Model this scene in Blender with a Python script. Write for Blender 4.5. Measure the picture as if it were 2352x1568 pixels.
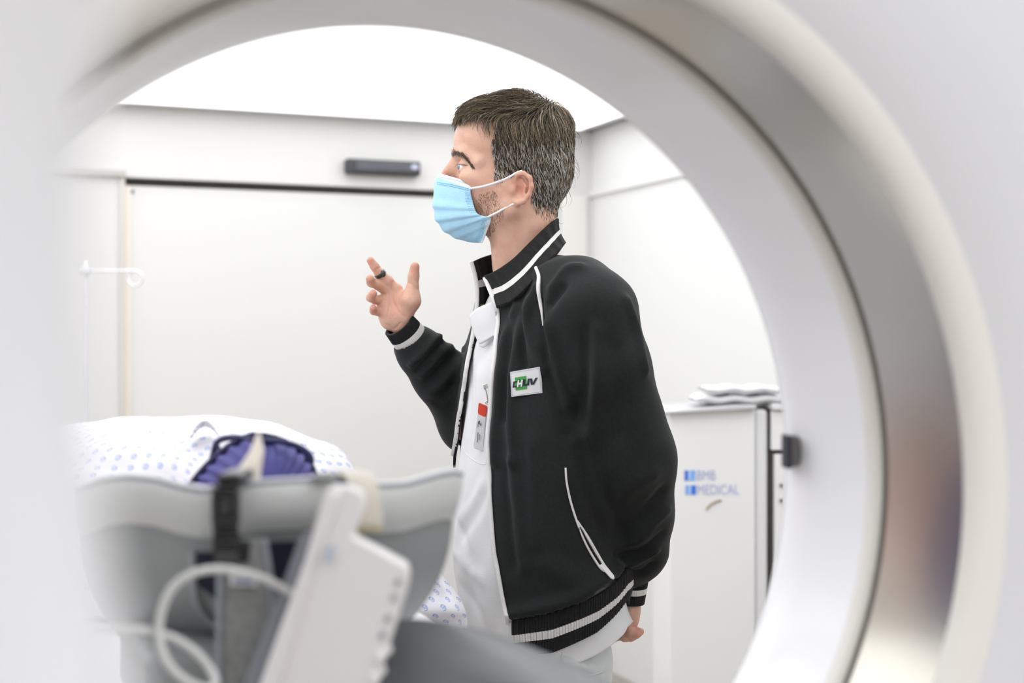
import bpy, bmesh, math, random
import numpy as np
from mathutils import Vector, Matrix
from mathutils.bvhtree import BVHTree
random.seed(7); RNG = np.random.default_rng(7)
for o in list(bpy.data.objects): bpy.data.objects.remove(o)
SC = bpy.context.scene; COL = SC.collection

# ------------------------------------------------------------------ camera, light, exposure
F = 3200.0                     # focal length in pixels of the 2352x1568 frame
HC = 1.45                      # camera height
D = 2.30                       # distance of the standing man
S = F / D                      # pixels per metre at the man
cam = bpy.data.cameras.new('camera'); co = bpy.data.objects.new('camera', cam); COL.objects.link(co)
co.location = (0, 0, HC); co.rotation_euler = (math.pi/2, 0, 0)
cam.sensor_width = 36; cam.lens = F/2352*36; cam.clip_start = .01
cam.dof.use_dof = True; cam.dof.focus_distance = D-.06; cam.dof.aperture_fstop = 3.4
SC.camera = co
SC.view_settings.view_transform = 'Standard'; SC.view_settings.look = 'None'
SC.view_settings.gamma = 1; SC.view_settings.exposure = 0.18; SC.view_settings.use_curve_mapping = False
w = bpy.data.worlds.new('world'); SC.world = w; w.use_nodes = True
w.node_tree.nodes['Background'].inputs[0].default_value = (1, 1, 1, 1)
w.node_tree.nodes['Background'].inputs[1].default_value = .3
PANEL = 1.75                    # radiance of the luminous ceiling
YAW = math.radians(21.5)
E1 = Vector((math.cos(YAW), math.sin(YAW), 0)); E2 = Vector((-math.sin(YAW), math.cos(YAW), 0))

# ------------------------------------------------------------------ helpers
def P(u, v, w=0.0):
    "world point seen at pixel (u, v), w/S metres behind the man's distance"
    y = D + w/S
    return np.array([(u-1176)*y/F, y, HC-(v-784)*y/F])
def PD(u, v, d): return np.array([(u-1176)*d/F, d, HC-(v-784)*d/F])
def proj(p):
    p = np.asarray(p); return np.stack([1176+p[..., 0]*F/p[..., 1], 784-(p[..., 2]-HC)*F/p[..., 1]], -1)

MATS = {}
def mat(name, col, rough=.5, metal=0., spec=.5, sss=0., sheen=0., noise=None, bump=None, coat=0., emit=0., trans=0.):
    if name in MATS: return MATS[name]
    m = bpy.data.materials.new(name); m.use_nodes = True; nt = m.node_tree; b = nt.nodes['Principled BSDF']
    b.inputs['Base Color'].default_value = (*col, 1); b.inputs['Roughness'].default_value = rough
    b.inputs['Metallic'].default_value = metal; b.inputs['Specular IOR Level'].default_value = spec
    if sss: b.inputs['Subsurface Weight'].default_value = sss; b.inputs['Subsurface Radius'].default_value = (1, .35, .2); b.inputs['Subsurface Scale'].default_value = .008
    if sheen: b.inputs['Sheen Weight'].default_value = sheen; b.inputs['Sheen Roughness'].default_value = .45
    if coat: b.inputs['Coat Weight'].default_value = coat; b.inputs['Coat Roughness'].default_value = .08
    if trans: b.inputs['Transmission Weight'].default_value = trans
    if emit: b.inputs['Emission Color'].default_value = (*col, 1); b.inputs['Emission Strength'].default_value = emit
    tc = nt.nodes.new('ShaderNodeTexCoord')
    if noise:
        n = nt.nodes.new('ShaderNodeTexNoise'); n.inputs['Scale'].default_value = noise[0]; n.inputs['Detail'].default_value = 4
        nt.links.new(tc.outputs['Object'], n.inputs['Vector'])
        r = nt.nodes.new('ShaderNodeMixRGB'); r.inputs[1].default_value = (*col, 1); r.inputs[2].default_value = (*noise[1], 1)
        rm = nt.nodes.new('ShaderNodeMapRange'); rm.inputs[1].default_value = .38; rm.inputs[2].default_value = .68
        nt.links.new(n.outputs['Fac'], rm.inputs[0]); nt.links.new(rm.outputs[0], r.inputs[0]); nt.links.new(r.outputs[0], b.inputs['Base Color'])
    if bump:
        n2 = nt.nodes.new('ShaderNodeTexNoise'); n2.inputs['Scale'].default_value = bump[0]; n2.inputs['Detail'].default_value = 3
        nt.links.new(tc.outputs['Object'], n2.inputs['Vector'])
        bp = nt.nodes.new('ShaderNodeBump'); bp.inputs['Strength'].default_value = bump[1]; bp.inputs['Distance'].default_value = .002
        nt.links.new(n2.outputs['Fac'], bp.inputs['Height']); nt.links.new(bp.outputs[0], b.inputs['Normal'])
    MATS[name] = m; return m

def mesh_np(name, V, Fc, mats, parent=None, smooth=True, mi=None, uv=None):
    "V (n,3), Fc (m,k) int array or a list of index lists"
    me = bpy.data.meshes.new(name)
    V = np.asarray(V, np.float32)
    if isinstance(Fc, np.ndarray):
        k = Fc.shape[1]
        me.vertices.add(len(V)); me.vertices.foreach_set('co', V.ravel())
        me.loops.add(Fc.size); me.loops.foreach_set('vertex_index', Fc.astype(np.int32).ravel())
        me.polygons.add(len(Fc)); me.polygons.foreach_set('loop_start', np.arange(0, Fc.size, k, dtype=np.int32))
        me.polygons.foreach_set('loop_total', np.full(len(Fc), k, np.int32))
    else:
        me.from_pydata(V.tolist(), [], Fc)
    for m in (mats if isinstance(mats, (list, tuple)) else [mats]): me.materials.append(m)
    if mi is not None: me.polygons.foreach_set('material_index', np.asarray(mi, np.int32))
    me.update(calc_edges=True); me.validate()
    if uv is not None:
        l = me.uv_layers.new(name='UVMap'); vi = np.zeros(len(me.loops), np.int32); me.loops.foreach_get('vertex_index', vi)
        l.data.foreach_set('uv', np.asarray(uv, np.float32)[vi].ravel())
    me.polygons.foreach_set('use_smooth', np.full(len(me.polygons), smooth))
    o = bpy.data.objects.new(name, me); COL.objects.link(o)
    if parent: o.parent = parent; o.matrix_parent_inverse = Matrix.Translation(-Vector(world_of(parent)))
    return o
def world_of(o):
    return o.location if o.type == 'EMPTY' else Vector((0, 0, 0))
def thing(name, label, cat, loc=(0, 0, 0), group=None):
    o = bpy.data.objects.new(name, None); COL.objects.link(o); o.location = Vector(loc); o.empty_display_size = .05
    o['label'] = label; o['category'] = cat
    if group: o['group'] = group
    return o
def tag(o, label, cat, group=None):
    o['label'] = label; o['category'] = cat
    if group: o['group'] = group
    return o
def struct(o): o['kind'] = 'structure'; return o

class MB:
    def __init__(s): s.v = []; s.f = []; s.m = []
    def add(s, V, Fc, mi=0):
        b = len(s.v); s.v += [tuple(map(float, x)) for x in V]; s.f += [[i+b for i in q] for q in Fc]; s.m += [mi]*len(Fc)
    def build(s, name, mats, parent=None, smooth=False, bevel=0, seg=2):
        o = mesh_np(name, s.v, s.f, mats, parent, smooth, s.m)
        if bevel:
            md = o.modifiers.new('bevel', 'BEVEL'); md.width = bevel; md.segments = seg; md.limit_method = 'ANGLE'; md.angle_limit = .6
            o.data.polygons.foreach_set('use_smooth', np.full(len(o.data.polygons), True))
            wn = o.modifiers.new('wn', 'WEIGHTED_NORMAL'); wn.keep_sharp = True
        return o
    def box(s, c, ex, ey, ez, mi=0):
        "centre and three half-axis vectors"
        c, ex, ey, ez = map(np.asarray, (c, ex, ey, ez)); V = [c+a*ex+b*ey+d*ez for a in (-1, 1) for b in (-1, 1) for d in (-1, 1)]
        s.add(V, [[0, 1, 3, 2], [4, 6, 7, 5], [0, 4, 5, 1], [2, 3, 7, 6], [0, 2, 6, 4], [1, 5, 7, 3]], mi); return s
    def prism(s, pts, ext, mi=0):
        "closed outline (n,3) extruded by vector ext"
        n = len(pts); pts = np.asarray(pts); V = list(pts)+list(pts+np.asarray(ext))
        s.add(V, [list(range(n))[::-1], list(range(n, 2*n))]+[[i, (i+1) % n, n+(i+1) % n, n+i] for i in range(n)], mi); return s
def crom(pts, n, closed=False):
    pts = np.asarray(pts, float); m = len(pts)
    if m == 2 and not closed: return pts[0]+(pts[1]-pts[0])*np.linspace(0, 1, n)[:, None]
    g = (lambda i: pts[i % m]) if closed else (lambda i: pts[i] if 0 <= i < m else (2*pts[0]-pts[1] if i < 0 else 2*pts[-1]-pts[-2]))
    L = np.arange(m+1 if closed else m)
    out = []
    for t in np.linspace(0, L[-1], n, endpoint=not closed):
        i = min(int(t), L[-1]-1); x = t-i; a, b, c, d = g(i-1), g(i), g(i+1), g(i+2)
        out.append(.5*(2*b+(c-a)*x+(2*a-5*b+4*c-d)*x*x+(3*b-a-3*c+d)*x**3))
    return np.array(out)
def grid_faces(n, m, closed=False):
    "n rows of m points"
    i, j = np.meshgrid(np.arange(n-1), np.arange(m if closed else m-1), indexing='ij'); k = (j+1) % m
    return np.stack([i*m+j, i*m+k, (i+1)*m+k, (i+1)*m+j], -1).reshape(-1, 4)
def tube_np(pts, r, seg=8):
    pts = np.asarray(pts, float); n = len(pts); r = np.broadcast_to(r, n)
    T = np.gradient(pts, axis=0); T /= np.linalg.norm(T, axis=1)[:, None]+1e-12
    N = np.cross(T[0], [0, 0, 1.]);
    if np.linalg.norm(N) < .1: N = np.cross(T[0], [0, 1., 0])
    V = []
    for i in range(n):
        N = N-T[i]*(N@T[i]); N /= np.linalg.norm(N)+1e-12; B = np.cross(T[i], N)
        a = np.arange(seg)*2*math.pi/seg; V.append(pts[i]+r[i]*(np.cos(a)[:, None]*N+np.sin(a)[:, None]*B))
    V = np.concatenate(V); Fc = grid_faces(n, seg, True)
    return V, Fc
def tube(name, pts, r, m, parent=None, n=40, seg=8, closed=False):
    p = crom(pts, n, closed)
    if closed: p = np.vstack([p, p[:1]])
    V, Fc = tube_np(p, r if np.isscalar(r) else np.interp(np.linspace(0, 1, len(p)), np.linspace(0, 1, len(r)), r), seg)
    b = MB(); b.add(V, Fc.tolist()); k = len(V)
    if not closed: b.f += [list(range(seg))[::-1], list(range(k-seg, k))]; b.m += [0, 0]
    return b.build(name, m, parent, True)
def sheet(name, G, mats, parent=None, thick=0., closed=False, mi=None, uv=True, smooth=True, off=-1, sub=0):
    "grid of points (rows, cols, 3) as a cloth with thickness"
    G = np.asarray(G, float); n, m = G.shape[:2]
    U = None
    if uv:
        du = np.concatenate([[0], np.cumsum(np.linalg.norm(np.diff(G[n//2], axis=0), axis=1))]); dv = np.concatenate([[0], np.cumsum(np.linalg.norm(np.diff(G[:, m//2], axis=0), axis=1))])
        U = np.stack(np.broadcast_arrays(du[None, :], dv[:, None]), -1).reshape(-1, 2)
    o = mesh_np(name, G.reshape(-1, 3), grid_faces(n, m, closed), mats, parent, smooth, mi, U)
    if thick:
        md = o.modifiers.new('solid', 'SOLIDIFY'); md.thickness = thick; md.offset = off
    if sub:
        md = o.modifiers.new('sub', 'SUBSURF'); md.levels = md.render_levels = sub
    return o
def text_mb(b, txt, o, ex, ey, size, mi, lift, bold=0., shear=0.):
    c = bpy.data.curves.new('t', 'FONT'); c.body = txt; c.size = 1; c.offset = bold; c.shear = shear; ob = bpy.data.objects.new('t', c); COL.objects.link(ob)
    dg = bpy.context.evaluated_depsgraph_get(); me = ob.evaluated_get(dg).to_mesh()
    o, ex, ey = map(np.asarray, (o, ex, ey)); nn = np.cross(ex, ey)
    V = [o+ex*v.co.x*size+ey*v.co.y*size+nn*lift for v in me.vertices]; Fc = [list(p.vertices) for p in me.polygons]
    wd = max(v.co.x for v in me.vertices)*size
    b.add(V, Fc, mi); ob.evaluated_get(dg).to_mesh_clear(); bpy.data.objects.remove(ob); bpy.data.curves.remove(c); return wd

# ------------------------------------------------------------------ signed distance modelling
class Field:
    def __init__(s, lo, hi, h):
        s.h = h; s.lo = np.asarray(lo, float); s.n = np.ceil((np.asarray(hi)-s.lo)/h).astype(int)+1
        s.ax = [(s.lo[i]+h*np.arange(s.n[i])).astype(np.float32) for i in range(3)]
        s.f = np.full(s.n, .05, np.float32)
    def sub(s, lo, hi):
        sl = [slice(max(0, int((lo[i]-s.lo[i])/s.h)), max(0, min(s.n[i], int((hi[i]-s.lo[i])/s.h)+2))) for i in range(3)]
        return tuple(sl), s.ax[0][sl[0]][:, None, None], s.ax[1][sl[1]][None, :, None], s.ax[2][sl[2]][None, None, :]
    def put(s, sl, d, k, op):
        a = s.f[sl]
        if a.size == 0: return
        if op == 'cut': d = -d; a, d = -a, -d      # max(a,-d) = -min(-a, d)
        if k:
            hh = np.clip(.5+.5*(d-a)/k, 0, 1); r = d+(a-d)*hh-k*hh*(1-hh)
        else: r = np.minimum(a, d)
        s.f[sl] = -r if op == 'cut' else r
    def cone(s, p0, r0, p1, r1, k=.006, op='add', sq=(1, 1, 1)):
        p0, p1 = np.asarray(p0), np.asarray(p1); R = max(r0, r1); m = R*max(1, *[1/q for q in sq])+k*1.5+.01
        sl, x, y, z = s.sub(np.minimum(p0, p1)-m, np.maximum(p0, p1)+m); d = p1-p0; dd = d@d+1e-12
        px, py, pz = x-p0[0], y-p0[1], z-p0[2]
        t = np.clip((px*d[0]+py*d[1]+pz*d[2])/dd, 0, 1)
        q = np.sqrt(((px-t*d[0])*sq[0])**2+((py-t*d[1])*sq[1])**2+((pz-t*d[2])*sq[2])**2)-(r0+(r1-r0)*t)
        s.put(sl, q.astype(np.float32), k, op); return s
    def chain(s, pts, rs, k=.006, op='add', sq=(1, 1, 1)):
        for i in range(len(pts)-1): s.cone(pts[i], rs[i], pts[i+1], rs[i+1], k, op, sq)
        return s
    def ell(s, c, r, k=.006, op='add', rot=0., yaw=0.):
        "ellipsoid; rot turns it in the picture plane (about y), yaw about z"
        c = np.asarray(c); m = max(r)+k*1.5+.01; sl, x, y, z = s.sub(c-m, c+m)
        x, y, z = np.broadcast_arrays(x-c[0], y-c[1], z-c[2])
        if yaw: cy, sy = math.cos(yaw), math.sin(yaw); x, y = cy*x+sy*y, -sy*x+cy*y
        if rot: ca, sa = math.cos(rot), math.sin(rot); x, z = ca*x+sa*z, -sa*x+ca*z
        k0 = np.sqrt((x/r[0])**2+(y/r[1])**2+(z/r[2])**2); k1 = np.sqrt((x/r[0]**2)**2+(y/r[1]**2)**2+(z/r[2]**2)**2)+1e-9
        s.put(sl, (k0*(k0-1)/k1).astype(np.float32), k, op); return s
    def nets(s, smooth=1):
        f = s.f; ins = f < 0; a = ins.astype(np.int8)
        cnt = sum(a[i:f.shape[0]-1+i, j:f.shape[1]-1+j, k:f.shape[2]-1+k] for i in (0, 1) for j in (0, 1) for k in (0, 1))
        act = (cnt > 0) & (cnt < 8); C = np.argwhere(act); idx = np.full(act.shape, -1, np.int32); idx[act] = np.arange(len(C))
        acc = np.zeros((len(C), 3), np.float32); num = np.zeros(len(C), np.float32)
        cor = {(i, j, k): f[C[:, 0]+i, C[:, 1]+j, C[:, 2]+k] for i in (0, 1) for j in (0, 1) for k in (0, 1)}
        for c0 in cor:
            for ax in range(3):
                if c0[ax] == 0:
                    c1 = tuple(1 if q == ax else c0[q] for q in range(3)); f0, f1 = cor[c0], cor[c1]; mk = (f0 < 0) != (f1 < 0)
                    t = f0[mk]/(f0[mk]-f1[mk]); p = np.tile(np.array(c0, np.float32), (mk.sum(), 1)); p[:, ax] = t; acc[mk] += p; num[mk] += 1
        V = s.lo+(C+acc/np.maximum(num, 1)[:, None])*s.h
        Q = []
        for ax in range(3):
            b, c = [(1, 2), (2, 0), (0, 1)][ax]
            s0 = [slice(None)]*3; s1 = [slice(None)]*3; s0[ax] = slice(0, -1); s1[ax] = slice(1, None)
            A0, A1 = ins[tuple(s0)], ins[tuple(s1)]; E = np.argwhere(A0 != A1)
            E = E[(E[:, b] > 0) & (E[:, c] > 0) & (E[:, b] < f.shape[b]-1) & (E[:, c] < f.shape[c]-1)]
            fl = A0[E[:, 0], E[:, 1], E[:, 2]]
            def at(db, dc):
                X = E.copy(); X[:, b] += db; X[:, c] += dc; return idx[X[:, 0], X[:, 1], X[:, 2]]
            q = np.stack([at(-1, -1), at(0, -1), at(0, 0), at(-1, 0)], 1); q[~fl] = q[~fl][:, ::-1]; Q.append(q)
        Q = np.concatenate(Q)
        for _ in range(smooth): V = relax(V, Q, .5)
        return V, Q
def relax(V, Q, lam=.5):
    A = np.zeros_like(V); n = np.zeros(len(V))
    for i in range(4):
        a, b = Q[:, i], Q[:, (i+1) % 4]
        for c in range(3): A[:, c] += np.bincount(a, V[b, c], len(V))+np.bincount(b, V[a, c], len(V))
        n += np.bincount(a, minlength=len(V))+np.bincount(b, minlength=len(V))
    return V+lam*(A/np.maximum(n, 1)[:, None]-V)
def normals(V, Q):
    n = np.cross(V[Q[:, 2]]-V[Q[:, 0]], V[Q[:, 3]]-V[Q[:, 1]]); N = np.zeros_like(V)
    for i in range(4):
        for c in range(3): N[:, c] += np.bincount(Q[:, i], n[:, c], len(V))
    return N/(np.linalg.norm(N, axis=1)[:, None]+1e-12)
def bvh(V, Q): return BVHTree.FromPolygons([tuple(x) for x in V.tolist()], Q.tolist())
def hit(t, u, v, lift=0.):
    d = Vector(((u-1176)/F, 1, -(v-784)/F)).normalized(); p, n, _, _ = t.ray_cast(Vector((0, 0, HC)), d)
    if p is None: return None, None
    if n.dot(d) > 0: n = -n
    return np.array(p+n*lift), np.array(n)
def hits(t, pts, lift=0., n=None):
    if n: pts = crom(np.asarray(pts, float), n)
    o = [x for x in (hit(t, u, v, lift)[0] for u, v in pts) if x is not None]; r = o[:1]
    for q in o[1:]:
        if np.linalg.norm(q-r[-1]) < .03: r.append(q)
    return np.array(r)
def seg_dist(V, line):
    best = np.full(len(V), 9.)
    for a, b in zip(line[:-1], line[1:]):
        d = b-a; t = np.clip(((V-a)@d)/(d@d+1e-12), 0, 1); best = np.minimum(best, np.linalg.norm(V-a-t[:, None]*d, axis=1))
    return best
def folds(V, Q, tree, lst):
    "press ridges (+) and creases (-) into cloth along lines given where they show"
    N = normals(V, Q); dsp = np.zeros(len(V))
    for pts, wd, am in lst:
        L = hits(tree, pts, 0, 24)
        if len(L) < 2: continue
        wd, am = wd/S, am/S; lo, hi = L.min(0)-3*wd, L.max(0)+3*wd; mk = np.all((V > lo) & (V < hi), 1); ix = np.where(mk)[0]
        d = seg_dist(V[ix], L); dsp[ix] += am*np.exp(-(d/wd)**2)
    return V+N*dsp[:, None]
def inpoly(pts, poly):
    x, y = pts[:, 0], pts[:, 1]; r = np.zeros(len(pts), bool); n = len(poly)
    for i in range(n):
        (x0, y0), (x1, y1) = poly[i], poly[(i+1) % n]
        c = ((y0 > y) != (y1 > y)) & (x < (x1-x0)*(y-y0)/((y1-y0) or 1e-9)+x0); r ^= c
    return r

# ------------------------------------------------------------------ materials
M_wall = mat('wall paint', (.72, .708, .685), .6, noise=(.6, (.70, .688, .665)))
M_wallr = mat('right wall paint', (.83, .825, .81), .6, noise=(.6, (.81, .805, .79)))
M_door = mat('door laminate', (.74, .732, .71), .35, noise=(.8, (.725, .717, .695)))
M_floor = mat('floor vinyl', (.36, .33, .29), .4, noise=(9, (.33, .30, .265)))
M_ceil = mat('ceiling paint', (.85, .85, .86), .7, noise=(2, (.83, .83, .84)))
M_lamp = mat('luminous panel', (.95, .97, 1.), .5, emit=PANEL)
M_gap = mat('dark gap', (.05, .045, .035), .6, noise=(20, (.04, .035, .03)))
M_white = mat('white casing', (.69, .68, .695), .3, coat=.2, noise=(1.5, (.67, .66, .675)))
M_liner = mat('bore liner', (.92, .91, .925), .22, coat=.3, noise=(1.5, (.90, .89, .905)))
M_rim = mat('cream rim', (.80, .765, .72), .3, coat=.2, noise=(2, (.77, .73, .68)))
M_win = mat('scan window', (.50, .475, .42), .16, metal=.95, noise=(3, (.53, .505, .45)))
M_dark = mat('dark plastic', (.035, .035, .042), .35, noise=(30, (.045, .045, .05)))
M_blk = mat('black webbing', (.012, .012, .013), .6, bump=(400, .4), noise=(60, (.018, .018, .018)))
M_bpl = mat('black buckle plastic', (.028, .028, .03), .3, noise=(30, (.034, .034, .035)))
M_metal = mat('polished steel', (.7, .7, .7), .2, metal=1, noise=(20, (.65, .65, .65)))
M_silver = mat('silver', (.75, .73, .7), .15, metal=1, noise=(40, (.6, .6, .58)))
M_skin = None

# ------------------------------------------------------------------ the room
ZC = 2.40
DW = 5.9
W0 = Vector(PD(800, 784, DW)); W0.z = 0                    # a point of the back wall's face
def wallpt(u, back=0.):
    "point on the back wall under pixel column u"
    r = (u-1176)/F; k = (r*W0.y-W0.x)/(E1.x-r*E1.y); p = W0+E1*k; return p+E2*back
Cn = wallpt(1360)                                          # right back corner
LW, LR, RD = 6.0, .0, 8.6
def slab(name, c, ex, ey, ez, m, parent=None, bevel=0):
    return MB().box(c, ex, ey, ez).build(name, m, parent, bevel=bevel)
zz = Vector((0, 0, 1))
bl = Cn-E1*LW
mid = (Cn+bl)/2; rm = Cn-E2*RD/2
door_l, door_r = wallpt(287), wallpt(1288)
zdoor = HC+(784-428)*W0.y/F                                # top of the door
wb = MB()
dl, dr = (door_l-Cn).dot(E1), (door_r-Cn).dot(E1)
for a, b, z0, z1 in ((-LW-.1, dl, 0, ZC), (dr, .1, 0, ZC), (dl, dr, zdoor, ZC)):
    wb.box(Cn+E1*(a+b)/2+E2*.08+zz*(z0+z1)/2, E1*(b-a)/2, E2*.08, zz*(z1-z0)/2)
struct(wb.build('wall_back', M_wall))
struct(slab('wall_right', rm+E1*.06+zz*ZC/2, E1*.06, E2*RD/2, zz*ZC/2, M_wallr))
struct(slab('wall_left', bl-E2*RD/2-E1*.06+zz*ZC/2, E1*.06, E2*RD/2, zz*ZC/2, M_wall))
struct(slab('wall_front', mid-E2*(RD+.06)+zz*ZC/2, E1*LW/2, E2*.06, zz*ZC/2, M_wall))
struct(slab('floor', mid-E2*RD/2-zz*.05, E1*(LW/2+.1), E2*(RD/2+.1), zz*.05, M_floor))
struct(slab('ceiling', mid-E2*RD/2+zz*(ZC+.06), E1*(LW/2+.1), E2*(RD/2+.1), zz*.05, M_ceil))
# sliding door in the opening, recessed under a dark head gap
d_c = (door_l+door_r)/2; dw = (door_r-door_l).length
door = thing('door_1', 'wide cream sliding door in the back wall behind the standing man', 'door', d_c); door['kind'] = 'structure'
gapz = .03
slab('door_leaf', d_c+E2*.05+zz*(zdoor-gapz)/2, E1*dw/2, E2*.025, zz*(zdoor-gapz)/2, M_door, door)
slab('gap_shadow', d_c+E2*.07+zz*(zdoor-gapz/2), E1*dw/2, E2*.02, zz*gapz/2, M_gap, door)  # dark slab fills the track gap, its shadow put in as colour
stp = wallpt(303)+E2*.024; slab('door_sticker', stp+zz*(zdoor-.055), E1*.011, E2*.0015, zz*.007, M_dark, door)
slab('edge_trim', door_l+E1*.014+E2*.022+zz*(zdoor-gapz)/2, E1*.012, E2*.006, zz*(zdoor-gapz)/2-zz*.002, mat('warm edge strip', (.85, .78, .70), .4, noise=(5, (.83, .76, .68))), door)
struct(slab('trim_1', door_l-E1*.012-E2*.004+zz*zdoor/2, E1*.012, E2*.004, zz*zdoor/2, mat('jamb grey', (.62, .59, .55), .4, noise=(5, (.6, .57, .53)))))
struct(slab('trim_2', (wallpt(1288)+wallpt(1345))/2-E2*.006+zz*zdoor/2, E1*((wallpt(1345)-wallpt(1288)).length/2), E2*.006, zz*zdoor/2, mat('jamb cream', (.82, .80, .76), .4, noise=(5, (.8, .78, .74)))))
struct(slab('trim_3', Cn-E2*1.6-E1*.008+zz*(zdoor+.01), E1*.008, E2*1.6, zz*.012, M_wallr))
struct(slab('trim_4', (bl+door_l)/2-E2*.012+zz*(zdoor+.012), E1*((door_l-bl).length/2), E2*.012, zz*.012, mat('rail grey', (.5, .48, .45), .4, noise=(5, (.48, .46, .43)))))
# luminous ceiling panels
def panel(c, a, b, label):
    t = thing('ceiling_light', label, 'ceiling light', c, 'luminous ceiling panels')
    slab('diffuser', c-zz*.012, E1*a, E2*b, zz*.006, M_lamp, t)
    f = MB()
    for sx in (-1, 1): f.box(c+E1*sx*(a+.012)-zz*.01, E1*.012, E2*(b+.024), zz*.01)
    for sy in (-1, 1): f.box(c+E2*sy*(b+.012)-zz*.01, E1*a, E2*.012, zz*.01)
    f.build('frame', M_ceil, t); return t
top = mid+zz*(ZC+.01)
panel(top-E2*1.2, 2.9, 1.12, 'large luminous ceiling panel glowing over the far end of the room')
panel(top-E2*3.55, 2.7, .95, 'unseen luminous ceiling panel, added above the standing man to light the cabinets and bore')  # added out of view to brighten the man, cabinet fronts and liner
panel(top-E2*6.5, 2.7, 1.5, 'smaller luminous ceiling panel over the near end, outside the picture')  # added out of view as fill for surfaces facing the camera
# door motion sensor
sc_ = wallpt(875); zs = HC+(784-387)*float(sc_.y)/F
sen = thing('motion_sensor', 'black oblong motion sensor on the wall above the door', 'sensor', sc_+zz*zs)
ws = (wallpt(960)-wallpt(791)).length/2
MB().box(sc_-E2*.025+zz*zs, E1*ws, E2*.025, zz*.031).build('housing', M_dark, sen, bevel=.008)
MB().box(sc_-E2*.052+zz*(zs+.002)+E1*ws*.02, E1*ws*.78, E2*.004, zz*.02).build('lens', mat('smoked lens', (.09, .09, .105), .25, noise=(10, (.07, .07, .085))), sen, bevel=.003)
b = MB(); a = np.linspace(0, 2*math.pi, 20, endpoint=False)
cc = np.array(sc_-E2*.058+zz*(zs+.006)+E1*ws*.82); b.prism([cc+np.array(E1)*.017*math.cos(t)+np.array(zz)*.011*math.sin(t) for t in a], np.array(E2)*.012)
b.build('indicator_window', mat('pale window', (.5, .54, .68), .2, noise=(20, (.46, .5, .64))), sen)

# ------------------------------------------------------------------ drip stand far left
ip = PD(195, 784, 5.1); iv = thing('drip_stand', 'slim pale metal drip stand with a curled hook beside the door', 'drip stand', (ip[0], ip[1], 0))
M_pale = mat('pale chrome', (.86, .86, .88), .25, metal=.5, noise=(30, (.8, .8, .82)))
px = 5.1/F
ztop = HC-(600-784)*px
tube('pole', [(ip[0], ip[1], .08), (ip[0], ip[1], ztop-.3), (ip[0], ip[1], ztop)], .0095, M_pale, iv)
zh = HC-(622-784)*px
hk = [(ip[0]-.03, ip[1], zh)]+[(ip[0]+k*px, ip[1], zh) for k in (0, 60, 105)]+[(ip[0]+(115-17*math.cos(t)*-1)*px if 0 else ip[0]+(115+17*math.sin(t))*px, ip[1]+.01*t/6, zh-.027+17*px*math.cos(t)) for t in np.linspace(0, 5.6, 12)]
tube('hook', hk, .0045, M_pale, iv, 70)
MB().box((ip[0], ip[1], zh), (.018, 0, 0), (0, .018, 0), (0, 0, .014)).build('hook_collar', M_pale, iv, bevel=.004)
for k in range(5):
    a_ = k*2*math.pi/5; tube('foot', [(ip[0], ip[1], .09), (ip[0]+.15*math.cos(a_), ip[1]+.15*math.sin(a_), .07), (ip[0]+.3*math.cos(a_), ip[1]+.3*math.sin(a_), .02)], .012, M_pale, iv)

# ------------------------------------------------------------------ white cabinet on the right
cd = 4.0; cabc = Vector(PD(1735, 784, cd)); cabc.z = 0           # front right corner of the printed cabinet
ca = math.radians(4); c1 = Vector((math.cos(ca), math.sin(ca), 0)); c2 = Vector((-math.sin(ca), math.cos(ca), 0))
ctop = HC-(940-784)*cd/F; cw = (1735-1536)*cd/F
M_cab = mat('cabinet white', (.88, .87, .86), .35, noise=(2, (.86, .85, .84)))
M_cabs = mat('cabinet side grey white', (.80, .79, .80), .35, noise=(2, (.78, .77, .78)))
cab = thing('medical_cabinet', 'white cabinet printed with blue squares and BMB MEDICAL', 'cabinet', cabc-c1*cw/2)
slab('body', cabc-c1*cw/2+c2*.14+zz*(ctop/2), c1*cw/2, c2*.14, zz*ctop/2, M_cab, cab, bevel=.006)
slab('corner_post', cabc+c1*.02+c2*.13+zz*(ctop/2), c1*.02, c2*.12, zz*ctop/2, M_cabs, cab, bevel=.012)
l = MB(); q = cabc-c1*cw-c1*.02; lid = [q+zz*(ctop-.010)-c2*.03, q+c1*.265+zz*(ctop+.002)-c2*.03, q+c1*.265+zz*(ctop+.014)-c2*.03, q+c1*.21+zz*(ctop+.014)-c2*.03, q+zz*(ctop-.004)-c2*.03]
l.prism([np.array(p) for p in lid], np.array(c2)*.33); l.build('sloping_lid', mat('lid grey', (.62, .615, .63), .3, noise=(4, (.6, .595, .61))), cab, bevel=.003)
lg = MB(); o_ = cabc-c1*(cw-.0)-c2*.0015
def sq(x0, x1, y0, y1, mi):
    p = lambda x, y: np.array(PD(x, y, cd))
    lg.prism([np.array([p(x, y)[0], cabc.y-.0015+(p(x, y)[0]-cabc.x)*math.tan(ca), p(x, y)[2]]) for x, y in ((x0, y0), (x1, y0), (x1, y1), (x0, y1))], np.array(-c2)*.001, mi)
for x0, x1, y0, y1, mi in ((1571, 1579, 1079, 1102, 0), (1579, 1585, 1079, 1102, 3), (1585, 1595, 1079, 1102, 1), (1573, 1580, 1113, 1134, 1), (1580, 1586, 1113, 1134, 3), (1586, 1597, 1113, 1134, 0)): sq(x0, x1, y0, y1, mi)
for s_, x, y in (('BMB', 1598, 1101), ('MEDICAL', 1599, 1134)):
    p = PD(x, y, cd); wd = text_mb(lg, s_, (p[0], cabc.y-.003+(p[0]-cabc.x)*math.tan(ca), p[2]), c1*.72, zz, .041, 2, .0)
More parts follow.
